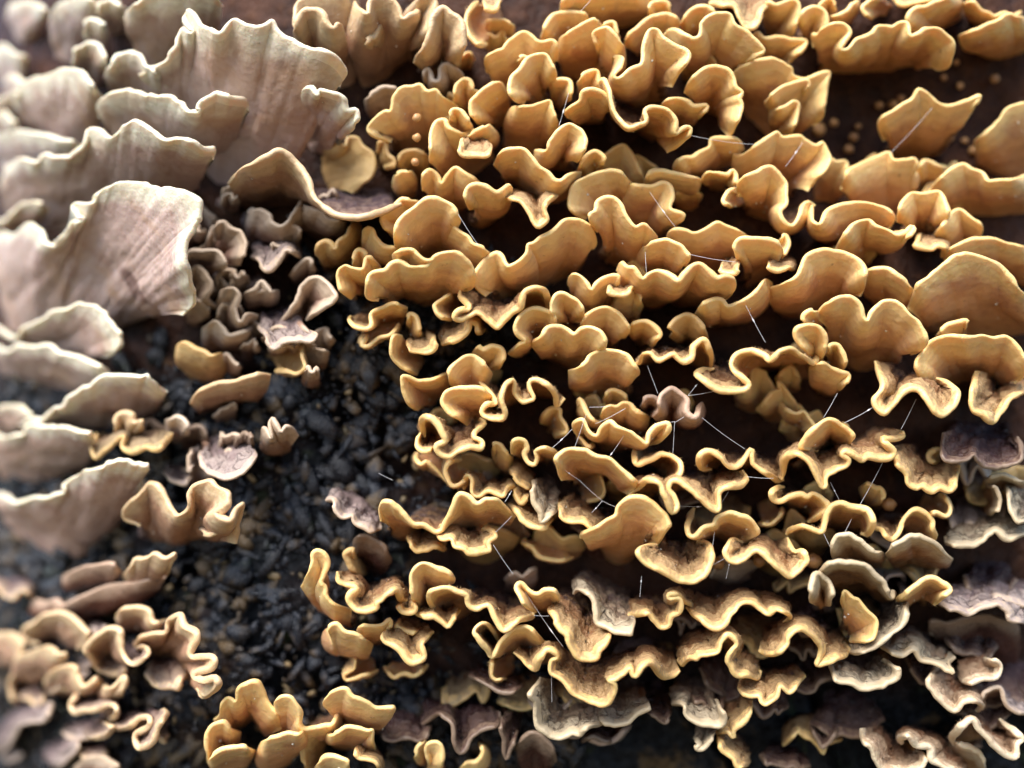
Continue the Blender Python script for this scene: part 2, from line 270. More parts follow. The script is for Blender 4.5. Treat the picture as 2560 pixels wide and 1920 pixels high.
y 12|1840,750 1800,830 1720,885 1650,840 1560,740 1480,670 1430,690 1385,640 1400,580|1800,640 1650,630 1480,580
y 15|1845,760 1790,840 1700,880 1650,830 1630,730 1680,670 1775,650|1830,700 1770,680
y 13|2040,590 2050,520 2110,530 2160,580 2220,645|2080,720 2210,740
o 17|1820,910 1830,800 1870,830 1860,930 1910,975 1990,930 2080,960 2130,970 2170,920 2240,890|1900,830 2050,870 2210,850
o 20|1090,1180 1070,1080 1100,1015 1180,1020 1250,1080 1350,1200 1450,1210 1540,1265 1600,1240 1660,1150 1700,1080 1730,990 1790,950 1850,980 1900,1035 1990,1000 2080,1000 2140,1060 2250,1150|1200,1300 1330,1280 1480,1120 1620,1120 1800,1240 2000,1160 2190,1180|long bracket running from the bark crevice with an S-curved creamy rim
o 19|1590,1200 1560,1290 1620,1340 1690,1330 1710,1390 1790,1410 1840,1450 1990,1440 2040,1420 2030,1360 2080,1310 2050,1255 1960,1250|1650,1240 1800,1250 1950,1270|cup-shaped bracket holding a glossy dark red-brown pool
o 15|1300,1330 1360,1410 1400,1455 1480,1440 1550,1410 1625,1455|1380,1310 1560,1340
d 14|605,1000 680,1000 690,1080 750,1140 830,1130 850,1190 930,1240 1000,1290 1050,1270 1095,1255|740,960 880,1030 1050,1170|solitary red-brown bracket with a cream scalloped edge on the black bark
t 11|880,1680 800,1530 765,1460 830,1430 875,1510|910,1660 900,1550
k 11|850,1380 880,1330 1000,1350 1100,1420 1165,1500|900,1580 1060,1650
T 2 2
y 11|250,350 270,280 340,220 410,230 420,290 470,360 470,410 370,455|330,350 380,410
y 14|565,220 570,140 610,170 660,250 700,300 770,325|620,290 710,350
y 15|760,290 790,220 850,185 910,200 960,170 1030,190 1080,240 1185,285|860,320 1000,350 1100,380
y 19|590,470 530,400 530,350 600,315 640,350 670,420 730,450 770,380 840,320 910,360 990,390 1080,450 1160,510 1180,430 1250,370 1330,340 1352,400 1290,480 1190,525|610,450 750,440 850,530 1000,510 1200,470|golden bracket spread like a bow with a flared trumpet end
y 14|715,530 660,545 600,480 560,430|660,440 600,400
y 13|785,140 830,70 900,50 980,90 1012,165|820,170 970,190
r 14|1110,190 1150,120 1230,110 1280,160 1270,230 1210,285|1150,230 1220,240
r 18|1205,290 1260,230 1270,110 1330,60 1390,35 1460,70 1520,130 1520,240 1580,290 1620,200 1645,160|1290,280 1400,330 1510,270|rose-brown arched bracket with a grey crusty edge hung with silk threads
o 18|10,610 10,510 60,465 110,480 135,540 120,600 150,680 190,700 220,650 210,590 290,560 370,580 405,625|50,640 180,600 340,640
y 21|440,830 400,730 380,650 440,590 540,555 640,570 720,620 830,650 920,720 1000,790 1075,870 1010,965|490,840 600,790 800,770 950,850|golden bracket arched like a long bridge over a dark recess
o 22|1015,960 1080,900 1150,830 1210,820 1280,870 1320,970 1370,1100 1410,1060 1380,960 1350,910 1380,850 1450,850 1530,900 1620,960 1700,1050 1765,1095 1800,1040 1800,930 1880,890 1980,870 2035,810 1985,745|1080,950 1280,880 1480,880 1650,810 1900,770|bracket whose golden rim plunges in two sharp V points below a grey felted top
o 18|1090,550 1050,600 1060,670 1100,690 1200,640 1300,605 1400,620 1460,670 1475,740 1430,800 1300,825|1130,570 1250,660 1340,740 1400,780
o 19|1720,755 1640,730 1605,650 1640,600 1720,595 1790,640 1840,690 1930,720 1990,680 2040,600 2070,570 2070,670 2120,730 2212,790 2272,840 2335,825|1740,700 1950,650 2150,670 2300,720|bracket with a cone-shaped rolled end and grey speckled top
y 22|590,1330 600,1290 690,1260 760,1230 830,1180 900,1130 920,1040 1000,980 1080,965 1180,1000 1270,1080 1340,1160 1362,1220 1320,1290 1260,1390|640,1340 760,1370 870,1490 960,1490 1080,1370 1230,1350|golden bracket curling over like a breaking wave with a hanging foot
g 19|165,840 180,1000 230,1120 270,1200 330,1180 405,1110|240,830 370,880|tan-grey wedge-shaped bracket standing upright and crumbly
o 19|390,1040 410,1110 450,1170 550,1180 620,1200 700,1260 745,1270|470,1010 580,1010 710,1140
o 17|-30,1060 30,1100 100,1190 180,1230 270,1240 345,1185|30,1030 150,1110 280,1160
y 14|-10,770 60,850 165,915|20,680 110,770
o 14|-10,900 40,970 80,1030 110,1020 165,955|40,860 140,910
y 9|525,1490 400,1525 260,1500 170,1420 100,1380 120,1340|440,1350 250,1310
y 9|740,750 800,930 740,1000 575,1015|600,800 640,910
y 19|1585,1075 1550,1140 1520,1210 1530,1290 1580,1310 1650,1240 1740,1220 1770,1160 1860,1110 1960,1130 2060,1170 2110,1230 2125,1300 2050,1350 1970,1375|1620,1230 1780,1270 1930,1350|golden bracket with a hooked end and a rolled umbrella-like lobe
o 21|1260,1395 1130,1400 1095,1450 1150,1520 1250,1590 1370,1660 1460,1700 1600,1690 1700,1600 1730,1400 1615,1335|1300,1390 1450,1410 1590,1370|large drooping triangular bracket with a tan shaggy top and golden hem
o 21|1990,1370 1900,1330 1850,1400 1830,1470 1870,1520 1940,1530 2010,1490 2080,1430 2150,1450 2212,1520 2302,1600 2392,1670 2442,1650 2552,1500 2512,1425 2432,1420 2372,1310|1950,1390 2100,1380 2250,1390 2370,1380|bracket with a crown-shaped golden rim and brown felted hollow
T 3 2
o 20|165,1310 190,1260 300,1235 440,1290 480,1220 510,1130 550,1060 630,1025 720,1060 810,1070 890,1120 912,1200 870,1280 800,1285|230,1210 400,1190 650,1180 800,1210
o 20|120,825 140,750 160,660 240,620 310,640 360,690 410,800 460,890 505,880 520,800 590,750 675,720 690,660 640,615 690,590 740,615 820,670 870,640 960,665 1050,640 1080,590 1000,500 1090,490 1168,460 1160,405|200,660 330,590 550,560 800,520 1000,450|wide purple-brown bracket with a deeply looped golden hem
y 11|110,160 150,210 230,260 300,250 360,310 395,380 330,425|210,340 290,410
y 20|440,595 370,580 290,550 330,460 400,380 480,320 560,320 640,360 730,420 738,480 650,545|440,510 550,510 630,560|small helmet-shaped tan bracket perched above the purple-brown one
y 10|115,1065 110,1130 20,1205 -95,1205|20,1040 -60,1070
o 21|930,-200 960,-90 1000,40 930,130 930,200 990,255 1070,200 1170,80 1270,40 1370,120 1490,265 1590,190 1642,80 1580,0 1450,-45|1020,-60 1150,-20 1400,-40 1530,20|bracket with a W-shaped golden rim and a rusty wet scoop
o 18|1790,-110 1750,60 1760,200 1830,270 1930,320 2020,240 2080,140 2212,90 2310,90|1850,-30 1950,60 2150,10|bracket with a pointed golden chin around a wet black pocket
k 18|1500,410 1490,560 1540,630 1680,675 1760,620 1780,660 1870,710 2050,700 2170,640 2192,540 2160,460|1580,370 1850,390 2100,410|dark red-brown old bracket with two grey-edged lobes
y 11|1475,695 1400,660 1395,600 1475,545|1500,660 1500,590
o 19|1080,550 1100,680 1180,760 1200,860 1270,900 1340,890 1410,940 1490,905 1580,930 1630,850 1655,720|1180,570 1350,690 1590,670|sagging hammock-like bracket with a dark zoned top and golden scalloped hem
y 16|1465,950 1540,1000 1578,1090 1540,1145 1450,1110 1355,1140|1400,980 1340,1070
o 18|895,1250 960,1260 1010,1320 1080,1350 1130,1270 1180,1150 1260,1090 1340,1110 1410,1170 1410,1240 1440,1310 1385,1365|960,1160 1080,1180 1250,1330 1340,1350|bracket with a glossy wet fold beside a round tan trumpet
y 12|785,900 850,870 930,900 970,890 1003,960 970,1050|850,990 940,1060
o 18|150,870 90,890 30,940 40,1000 100,1020 200,970 290,960 340,980 400,960 470,1000 522,1070 480,1130 350,1195|130,910 250,1020 400,1110
g 15|1880,850 1960,790 2100,800 2230,845|1900,910 2200,910
g 16|1520,1310 1540,1360 1650,1390 1760,1390 1880,1330 1960,1260 2040,1330 2090,1340 2200,1290 2290,1250|1640,1240 1850,1120 2050,1120 2230,1130|grey crumpled weathered bracket with peeling zones
g 16|1880,860 1950,890 2000,950 2012,1060 1950,1135|1900,930 1850,1080
g 16|2055,890 2080,980 2090,1100 2150,1200 2240,1190|2180,890 2220,1050
T 0 3
p 17|-60,60 0,130 60,200 130,220 190,150 250,150 295,185|0,50 150,60 270,100
r 14|310,200 400,230 480,200 540,260 650,200 800,130 950,80 1200,50 1440,0|350,340 700,360 1100,210|long shadowed red-brown bracket above the dim ruffles
p 17|340,600 220,520 230,430 310,380 400,330 550,310 660,370 720,430 765,500 750,590 700,650|350,570 500,480 640,590
p 16|-60,520 20,500 130,510 200,580 190,690 150,750|-40,720 100,750
p 18|140,750 180,690 290,650 380,615 450,630 500,670 575,690 540,750|200,860 330,890 450,780
p 18|380,910 450,810 560,760 660,770 690,850 720,930 770,920 850,880 895,940|430,990 600,970 800,1000
p 15|130,1110 80,930 130,820|200,1080 180,900
p 20|860,810 750,650 750,600 830,520 950,450 1050,480 1060,570 1080,690 1140,760 1220,750 1285,680 1260,630 1185,640|880,780 960,650 1110,610|dim cream-edged bracket with a curled hook end and a white droplet
p 20|1165,610 1220,530 1340,490 1430,480 1470,380 1550,330 1600,430 1680,480 1700,560 1640,680 1680,720 1800,690 1855,730 1840,800 1720,830 1690,860 1760,900 1850,880 1885,930 1830,1000 1760,1035 1690,960|1260,650 1400,630 1560,710 1650,870|dim bracket with a tall peak and a pleated cream rim running down the bark
p 17|1020,350 1060,270 1150,270 1260,270 1310,320 1340,390 1455,370|1080,410 1250,440 1390,450
p 17|885,930 930,960 1000,930 1070,870 1085,940 1040,1060|930,1070 1010,1070
p 19|700,1000 640,1040 600,1120 640,1180 720,1160 850,1150 930,1120 1000,1140 1005,1200 920,1265|720,1060 850,1060 940,1180
p 19|740,1395 800,1410 900,1390 955,1320 900,1265|780,1290 880,1290
p 19|960,1335 1030,1330 1120,1310 1200,1240 1280,1230 1285,1310 1170,1370 1180,1450 1230,1490 1320,1440 1370,1310 1440,1180 1400,1135|1050,1240 1230,1280 1330,1200|dim bracket with a U-shaped pocket and a cream ribbon rim
d 17|-40,1500 60,1490 130,1400 200,1300 300,1270 390,1260 432,1190 420,1095|0,1360 150,1220 330,1120
d 15|640,1650 750,1590 880,1580 1000,1620 1075,1690|700,1760 1000,1770
d 15|480,1650 560,1620 640,1540 695,1435|400,1500 570,1420
y 18|1800,1600 1785,1460 1795,1360 1850,1290 1930,1255 1990,1320 2075,1350|1900,1490 2030,1470
y 17|1845,1245 1900,1200 1920,1100 1975,1045 2040,1080 2060,980 2120,940 2180,920 2240,940 2290,1010 2320,1110 2390,1190 2432,1330|1960,1280 2080,1250 2200,1190 2330,1320|upright golden bracket with orange bristles low on the bark
y 20|1795,1610 1860,1520 1980,1480 2100,1470 2210,1500|1900,1630 2110,1590
T 1 3
y 20|35,1445 110,1400 200,1375 290,1350 370,1360 425,1300|60,1660 250,1580 370,1420|golden scoop-shaped bracket with a full smooth belly low on the bark
y 19|170,1210 165,1080 230,1030 300,1040 350,1110 380,1190 370,1280 420,1320 520,1300 600,1280 660,1270 692,1190 640,1125|230,1330 350,1350 450,1360 600,1240
y 19|640,1160 590,1090 640,1020 720,970 780,970 830,1030 890,1060 960,1090 1030,1140 1100,1150 1200,1140 1110,1225|720,1220 900,1290 1030,1270|golden bracket like a spread wing with rusty bristles along its back
y 19|605,1335 650,1370 720,1340 800,1300 880,1310 960,1330 1010,1330 1020,1420 1035,1500|680,1410 850,1450 970,1470
t 15|430,1690 405,1490 440,1410 480,1370 560,1330|530,1660 520,1480
y 19|865,1485 850,1530 890,1580 980,1590 1040,1620 1065,1700|940,1490 1030,1530
y 19|505,1660 580,1570 660,1555 760,1580 805,1610 800,1690|560,1740 750,1740
y 17|385,90 430,10 480,-90 490,-180 540,-215 600,-180 615,-90 570,40 610,90 620,170 670,230 740,260 835,295|560,250 700,350 870,390|pale golden bracket with a tall knobby tip at the foot of the crevice
o 20|690,-30 710,50 790,80 870,100 815,160 805,230 860,290 950,310 1030,280 1040,230 1080,210 1150,150 1210,130 1260,210 1320,210|780,0 880,120 980,130 1130,90 1260,100|bracket with a scooped granular pocket at the foot of the crevice
y 17|690,500 620,480 640,420 700,410 760,480 850,500 920,540 1005,590|720,620 850,650 960,650
y 11|1045,800 930,850 790,900 760,860 840,800 850,690 825,640|1010,700 900,630
y 17|880,475 910,430 1000,430 1080,420 1150,370 1155,430 1090,500|940,550 1060,540
o 19|1180,455 1100,510 1100,570 1180,610 1270,680 1340,745 1400,750 1450,700 1440,590 1490,540 1535,485|1220,450 1350,430 1460,470|tongue-shaped bracket with a red-brown hollow and thick tan lip
o 15|1250,365 1215,420 1290,460 1370,480 1418,478|1270,380 1380,410
y 9|1485,760 1380,860 1280,840 1180,870 1105,775|1400,730 1200,730
y 20|1350,290 1340,100 1330,0 1400,-80 1470,-105 1560,-70 1660,-30 1715,40 1680,85|1390,270 1450,130 1610,80|mushroom-shaped golden bracket with a smooth rounded cap on a narrow stalk
o 19|1260,240 1215,260 1240,310 1310,320 1370,290 1392,195|1270,220 1350,210
o 19|1365,315 1450,350 1540,360 1610,400 1670,440 1710,370 1775,285|1440,290 1570,300 1710,310
o 20|1580,325 1500,220 1490,150 1560,110 1660,100 1730,130 1810,160 1840,240 1900,270 2000,240 2030,290 2070,370 2130,460 2190,450 2260,390 2390,350 2402,295|1640,340 1780,300 1950,180 2150,210 2330,270|bracket with a drooping stair-step rim and a wet blue-black top
k 14|1440,1260 1560,1200 1640,1250 1700,1300 1710,1410 1770,1525 1850,1420 1950,1330 2080,1290 2095,1175|1500,1120 1700,1090 2000,1100|glossy dark purple old bracket with a hanging torn point
k 14|2110,1220 2120,1350 2140,1480 2170,1585 2210,1480 2260,1350|2150,1100 2300,1180
k 11|1050,1280 1110,1400 1200,1430 1300,1400 1380,1430 1480,1380 1505,1270|1120,1190 1300,1160 1450,1200
k 14|1840,855 1950,920 2030,960 2100,1000 2212,990 2310,955|1920,820 2100,830 2260,860
y 14|1500,1690 1460,1530 1480,1450 1550,1430 1600,1480 1612,1580 1590,1700|1530,1700 1580,1700
y 13|1375,1570 1400,1480 1465,1435|1420,1590 1470,1560
y 13|1750,1660 1830,1600 1900,1590 1955,1520 1920,1435|1830,1720 1940,1700
y 18|2110,570 2000,425 1940,415 1890,460 1900,510 1990,610 2040,690 2090,580 2170,490 2272,440 2362,440 2422,500 2540,615|2010,480 2060,560 2200,600 2420,630|golden bracket with a pinched groove under a round arch
y 15|2180,880 2080,890 2030,830 2045,700|2220,800 2200,680
T 2 3
o 21|190,305 110,250 50,170 25,110 60,70 110,90 180,150 230,160 290,130 360,130 408,190 380,250|150,240 250,260 360,240|bracket with a rim like a small moustache over a tan hollow
o 21|335,255 300,290 360,360 420,450 480,500 510,610 560,690 640,715 740,690 760,620 820,560 832,490 810,425|400,220 500,180 620,210 730,320|long drooping tongue-like bracket with tan and brown zones
g 19|510,165 560,120 640,150 700,230 715,330 740,380 830,430 920,480 1020,490 1062,430 1060,365|620,20 800,80 990,200|grey-brown zoned bracket beside the drooping tongue-like one
o 19|985,350 1070,350 1170,330 1220,390 1270,450 1340,440 1370,360 1430,330 1442,220 1340,200 1350,150 1420,150 1500,210 1555,260|1060,230 1230,240 1380,260 1520,130|bracket with a hook-shaped golden rim under grey felt
o 20|1505,275 1560,340 1640,370 1700,420 1780,440 1840,400 1880,320 1980,250 2060,230 2150,290 2230,330 2290,290 2362,310 2404,370 2340,405|1600,210 1750,220 1950,190 2200,230|wide bracket with grooved grey-brown felt and a golden arch
o 22|5,660 60,700 130,770 200,800 230,730 290,650 350,640 400,690 340,730 350,820 440,890 500,980 560,1040 680,1080 830,1095 882,1010 880,930 830,900 900,880 1000,800 1030,850 1070,850 1120,770 1180,750 1260,840 1330,890 1400,870 1435,815|80,680 300,700 480,690 700,720 950,690 1150,660 1360,680|large bracket with a wet rusty-orange scoop and bright golden rim
o 19|1435,725 1470,775 1520,720 1590,720 1620,690 1700,680 1780,640 1790,560 1850,500 1920,530 1952,580 1900,640 1870,700 1890,780 1940,850 2030,870 2140,885 2160,825|1470,620 1600,530 1800,530 1960,650 2090,640|bracket with a glossy red wrinkled back and a grey-felted flap
g 20|235,880 150,990 210,1080 210,1200 230,1300 340,1390 430,1385 500,1360 590,1380 690,1320 805,1280|320,880 430,1040 650,1040 790,1070|broad weathered shelf with olive and brown zones and a cream hem
g 18|725,1200 780,1260 880,1275 1000,1250 1100,1190 1185,1150 1140,1075|840,1010 1000,960 1130,990
g 18|1370,1125 1480,1140 1510,1200 1600,1260 1700,1270 1800,1270 1845,1200 1760,1085|1420,960 1560,920 1690,970|ash-grey knobby weathered bracket in the lowest tier
g 16|1600,1390 1600,1490 1650,1510 1700,1470 1765,1345|1660,1270 1740,1260
o 16|1785,1385 1860,1360 1920,1390 1930,1310 2000,1260 2070,1180 2082,1090|1820,1250 1900,1150 2030,1070
o 16|1775,1400 1800,1500 1890,1570 1960,1650 2055,1625|1850,1380 1970,1450
o 17|1975,890 1960,980 2050,1040 2130,1040 2150,1090 2212,1110 2290,1050 2320,960 2390,1010 2460,960 2535,845|2060,850 2200,850 2420,820
k 12|1175,1150 1250,1220 1350,1260 1378,1170|1200,980 1330,980
k 13|30,1500 90,1400 250,1390 350,1500 380,1600|80,1650 300,1660
r 9|1010,1280 900,1400 760,1440 620,1390|960,1260 700,1280
T 3 3
g 22|420,0 500,-89 600,-129 720,-119 830,-89 930,0 1000,60 1060,195 1100,130|540,80 700,100 900,80 1050,160|weathered bracket with a thin grey arch above a tan cave
g 21|590,-150 555,-239 600,-309 700,-339 860,-240 1000,-200|680,-140 850,-130 980,-120
g 20|1000,-170 1180,-330 1400,-300 1530,-200 1595,-165|1080,-110 1400,-110
o 21|1105,210 1200,130 1290,50 1390,0 1470,20 1572,100 1520,170 1430,245|1150,190 1290,150 1400,230|bracket with a tent-shaped golden corner and grey striped back
g 22|385,240 380,80 430,-20 540,40 572,150 550,270|440,270 530,290|upright lumpy grey-tan knob of weathered fungus
o 20|-60,640 0,690 80,670 150,600 180,520 280,475 360,510 450,600 430,690 430,770 550,755 660,690 718,605|0,470 150,420 300,410 500,480 640,510|bracket with layered cream and brown steps and one bright yellow arch
g 20|695,680 760,690 870,640 980,570 1080,480 1150,390 1182,300 1190,190|720,540 900,420 1080,240|curved bowl-like weathered bracket with a mottled inside
y 19|650,300 640,190 670,130 740,200 780,210 860,310 942,400 920,520 850,575 710,575|670,480 760,560 820,570
g 18|515,765 550,880 620,910 720,910 800,960 930,965 1050,920 1115,850 1110,780 1005,695|600,730 800,700 980,690|shell-like weathered bracket with an olive band and white rim
g 17|985,585 1080,660 1180,680 1250,650 1320,730 1430,760 1520,800 1590,845 1560,760 1612,715|1100,530 1230,500 1400,610 1560,670
q 18|1450,785 1410,850 1385,930 1440,1010 1500,1080 1580,1140 1620,1150 1680,1090 1760,1075 1835,1120 1805,1170|1490,820 1620,890 1740,970|rusty bracket with a thick white boat-shaped rim
q 16|1655,880 1720,920 1850,890 1960,880 2002,810 1950,740 1855,715|1690,740 1780,680 1850,740|rusty bracket with a white rounded lip near the weathered bowl
d 15|1765,1015 1840,1060 1870,990 1950,950 2020,980 2060,1080 2130,1160 2212,1200 2290,1210|1880,1080 2000,1080 2210,1000
q 18|1620,1480 1600,1400 1680,1290 1750,1250 1830,1340 1900,1410 1990,1490 2080,1550 2150,1560 2150,1470 2182,1410 2110,1320 2005,1235|1700,1440 1830,1320 1950,1310 2060,1350|loop-shaped bracket with a pale rim around a dark slot
q 18|800,1315 810,1420 870,1480 920,1590 1010,1670 1150,1700 1290,1690 1355,1600 1340,1530 1260,1500|900,1320 1050,1460 1220,1540|cream bracket shaped like a pointed leaf over the black bark
q 18|1155,1455 1135,1405 1200,1385 1270,1470 1350,1470 1390,1490 1400,1580 1500,1640 1600,1680 1710,1710|1250,1390 1450,1430 1660,1540
q 16|1605,1420 1680,1470 1780,1510 1860,1600 1885,1690|1600,1560 1760,1610
d 16|1455,205 1560,270 1680,300 1800,310 1900,290 1990,260 2070,290 2090,380 2212,400 2300,400|1560,100 1800,100 2000,120 2220,200|dusky brown bracket with a wide drooping grey hem
k 8|1410,520 1400,460 1390,420 1450,400 1560,410 1700,370 1900,370 2160,430|1500,580 1800,670 2160,720
d 14|1900,170 2000,200 2120,230 2290,260|1920,80 2250,120
"""

rng = np.random.default_rng(11)
C = scene.collection
MM = 0.001

# ---------------------------------------------------------------- noise helpers
def vnoise2(x, y, seed):
    """smooth value noise in -1..1 on arrays"""
    r = np.random.default_rng(seed).random((64, 64)) * 2 - 1
    xi = np.floor(x).astype(int); yi = np.floor(y).astype(int)
    fx = x - xi; fy = y - yi
    fx = fx * fx * (3 - 2 * fx); fy = fy * fy * (3 - 2 * fy)
    a = r[xi % 64, yi % 64]; b = r[(xi + 1) % 64, yi % 64]
    c = r[xi % 64, (yi + 1) % 64]; d = r[(xi + 1) % 64, (yi + 1) % 64]
    return (a * (1 - fx) + b * fx) * (1 - fy) + (c * (1 - fx) + d * fx) * fy

def sstep(a, b, x):
    t = np.clip((x - a) / (b - a), 0, 1)
    return t * t * (3 - 2 * t)

# ---------------------------------------------------------------- the trunk's face: y = trunk_y(x, z)
def crevice_axis(z):
    # the furrow of bare black bark runs down and away
    return -0.0285 + 0.45 * (z + 0.004) + 0.004 * np.sin(z * 120)

def trunk_y(x, z):
    x = np.asarray(x, float); z = np.asarray(z, float)
    a = np.clip(-0.018 - x, 0, 0.12)
    y = 6.0 * a * a + 1.44 * np.clip(-0.138 - x, 0, None) ** 1.0
    b = np.clip(x - 0.045, 0, 0.25)
    y = y + 2.2 * b * b
    c = np.clip(z - 0.035, 0, 0.2)
    y = y + 3.0 * c * c
    d = np.clip(-0.035 - z, 0, 0.2)
    y = y + 2.5 * d * d
    y = y + 0.008 * np.exp(-(((x - 0.062) / 0.024) ** 2 + ((z - 0.040) / 0.014) ** 2))
    u = (x - crevice_axis(z)) / 0.011
    y = y - 0.0045 * np.exp(-u * u) * sstep(0.03, 0.005, z)
    return y

TAN = 18.0 / LENS
def ray(px, py):
    return (np.asarray(px, float) - 1280) / 1280 * TAN, -(np.asarray(py, float) - 960) / 1280 * TAN

def on_trunk(px, py, off=0.0):
    """the place on the trunk (or off metres in front of it) seen at picture position px, py"""
    dx, dz = ray(px, py)
    y = np.zeros_like(dx)
    for _ in range(60):
        x = dx * (y + CAM_D); z = dz * (y + CAM_D)
        y = 0.5 * y + 0.5 * trunk_y(x, z)
    y = y - off
    return np.stack([dx * (y + CAM_D), y, dz * (y + CAM_D)], -1)

# ---------------------------------------------------------------- materials
def N(nt, typ, **kw):
    n = nt.nodes.new(typ)
    for k, v in kw.items():
        setattr(n, k, v)
    return n

def base_mat(name, rough=0.5, spec=0.5):
    m = bpy.data.materials.new(name)
    m.use_nodes = True
    nt = m.node_tree
    p = nt.nodes["Principled BSDF"]
    p.inputs["Roughness"].default_value = rough
    p.inputs["Specular IOR Level"].default_value = spec
    return m, nt, p

def mixc(nt, fac, a, b, blend='MIX'):
    n = N(nt, "ShaderNodeMix", data_type='RGBA', blend_type=blend)
    for i, v in ((0, fac), (6, a), (7, b)):
        if isinstance(v, (int, float)):
            n.inputs[i].default_value = v
        elif isinstance(v, tuple):
            n.inputs[i].default_value = (*v, 1.0)
        else:
            nt.links.new(v, n.inputs[i])
    return n.outputs[2]

def noise(nt, vec, scale, detail=3, rough=0.55, dist=0.0):
    n = N(nt, "ShaderNodeTexNoise")
    n.inputs["Scale"].default_value = scale
    n.inputs["Detail"].default_value = detail
    n.inputs["Roughness"].default_value = rough
    n.inputs["Distortion"].default_value = dist
    nt.links.new(vec, n.inputs["Vector"])
    return n.outputs["Fac"]

def mrange(nt, v, a, b, c=0.0, d=1.0):
    n = N(nt, "ShaderNodeMapRange", interpolation_type='SMOOTHSTEP')
    nt.links.new(v, n.inputs["Value"])
    n.inputs["From Min"].default_value = a; n.inputs["From Max"].default_value = b
    n.inputs["To Min"].default_value = c; n.inputs["To Max"].default_value = d
    return n.outputs["Result"]

def math_node(nt, op, a, b):
    n = N(nt, "ShaderNodeMath", operation=op)
    for i, v in ((0, a), (1, b)):
        if isinstance(v, (int, float)):
            n.inputs[i].default_value = v
        else:
            nt.links.new(v, n.inputs[i])
    return n.outputs[0]

def bump(nt, p, h, dist, strength=1.0):
    b = N(nt, "ShaderNodeBump")
    b.inputs["Distance"].default_value = dist
    b.inputs["Strength"].default_value = strength
    nt.links.new(h, b.inputs["Height"])
    nt.links.new(b.outputs[0], p.inputs["Normal"])

def attr(nt, name):
    return N(nt, "ShaderNodeAttribute", attribute_name=name).outputs["Fac"]

def geo_pos(nt):
    return N(nt, "ShaderNodeNewGeometry").outputs["Position"]

# style: under colour, under stain colour, rim colour, cap zone colours from the rim inwards, gloss
STY = {
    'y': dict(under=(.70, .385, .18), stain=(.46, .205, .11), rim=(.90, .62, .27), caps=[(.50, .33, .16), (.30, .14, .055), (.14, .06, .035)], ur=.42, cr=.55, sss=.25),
    'o': dict(under=(.63, .335, .15), stain=(.40, .18, .10), rim=(.88, .61, .26), caps=[(.50, .325, .155), (.28, .135, .06), (.085, .045, .040)], ur=.45, cr=.42, sss=.2),
    'w': dict(under=(.53, .38, .32), stain=(.36, .21, .16), rim=(.84, .76, .58), caps=[(.42, .40, .33), (.22, .24, .22), (.14, .16, .17)], ur=.42, cr=.6, sss=.2),
    'p': dict(under=(.43, .25, .15), stain=(.27, .135, .09), rim=(.66, .48, .28), caps=[(.40, .28, .20), (.20, .12, .10), (.10, .06, .07)], ur=.45, cr=.5, sss=.15),
    't': dict(under=(.44, .26, .10), stain=(.26, .14, .06), rim=(.62, .42, .18), caps=[(.34, .24, .13), (.16, .09, .05), (.08, .05, .04)], ur=.5, cr=.6, sss=.15),
    'd': dict(under=(.33, .20, .14), stain=(.16, .085, .065), rim=(.58, .45, .33), caps=[(.40, .31, .27), (.26, .18, .17), (.11, .07, .08)], ur=.5, cr=.5, sss=.0),
    'k': dict(under=(.10, .042, .028), stain=(.05, .022, .02), rim=(.24, .17, .12), caps=[(.12, .07, .055), (.06, .028, .03), (.032, .018, .026)], ur=.3, cr=.25, sss=.0),
    'g': dict(under=(.30, .15, .06), stain=(.17, .08, .045), rim=(.56, .45, .29), caps=[(.50, .41, .28), (.27, .18, .115), (.13, .085, .08)], ur=.5, cr=.7, sss=.0),
    'r': dict(under=(.17, .065, .036), stain=(.09, .035, .025), rim=(.52, .36, .26), caps=[(.26, .24, .22), (.15, .14, .15), (.09, .09, .10)], ur=.42, cr=.6, sss=.0),
    'q': dict(under=(.46, .27, .13), stain=(.25, .13, .07), rim=(.72, .60, .42), caps=[(.44, .30, .19), (.22, .10, .05), (.08, .04, .035)], ur=.45, cr=.5, sss=.1),
}

def sss(p, w, col):
    if w > 0:
        p.inputs["Subsurface Weight"].default_value = w
        p.inputs["Subsurface Radius"].default_value = (1.0, 0.45, 0.16)
        p.inputs["Subsurface Scale"].default_value = 0.0016

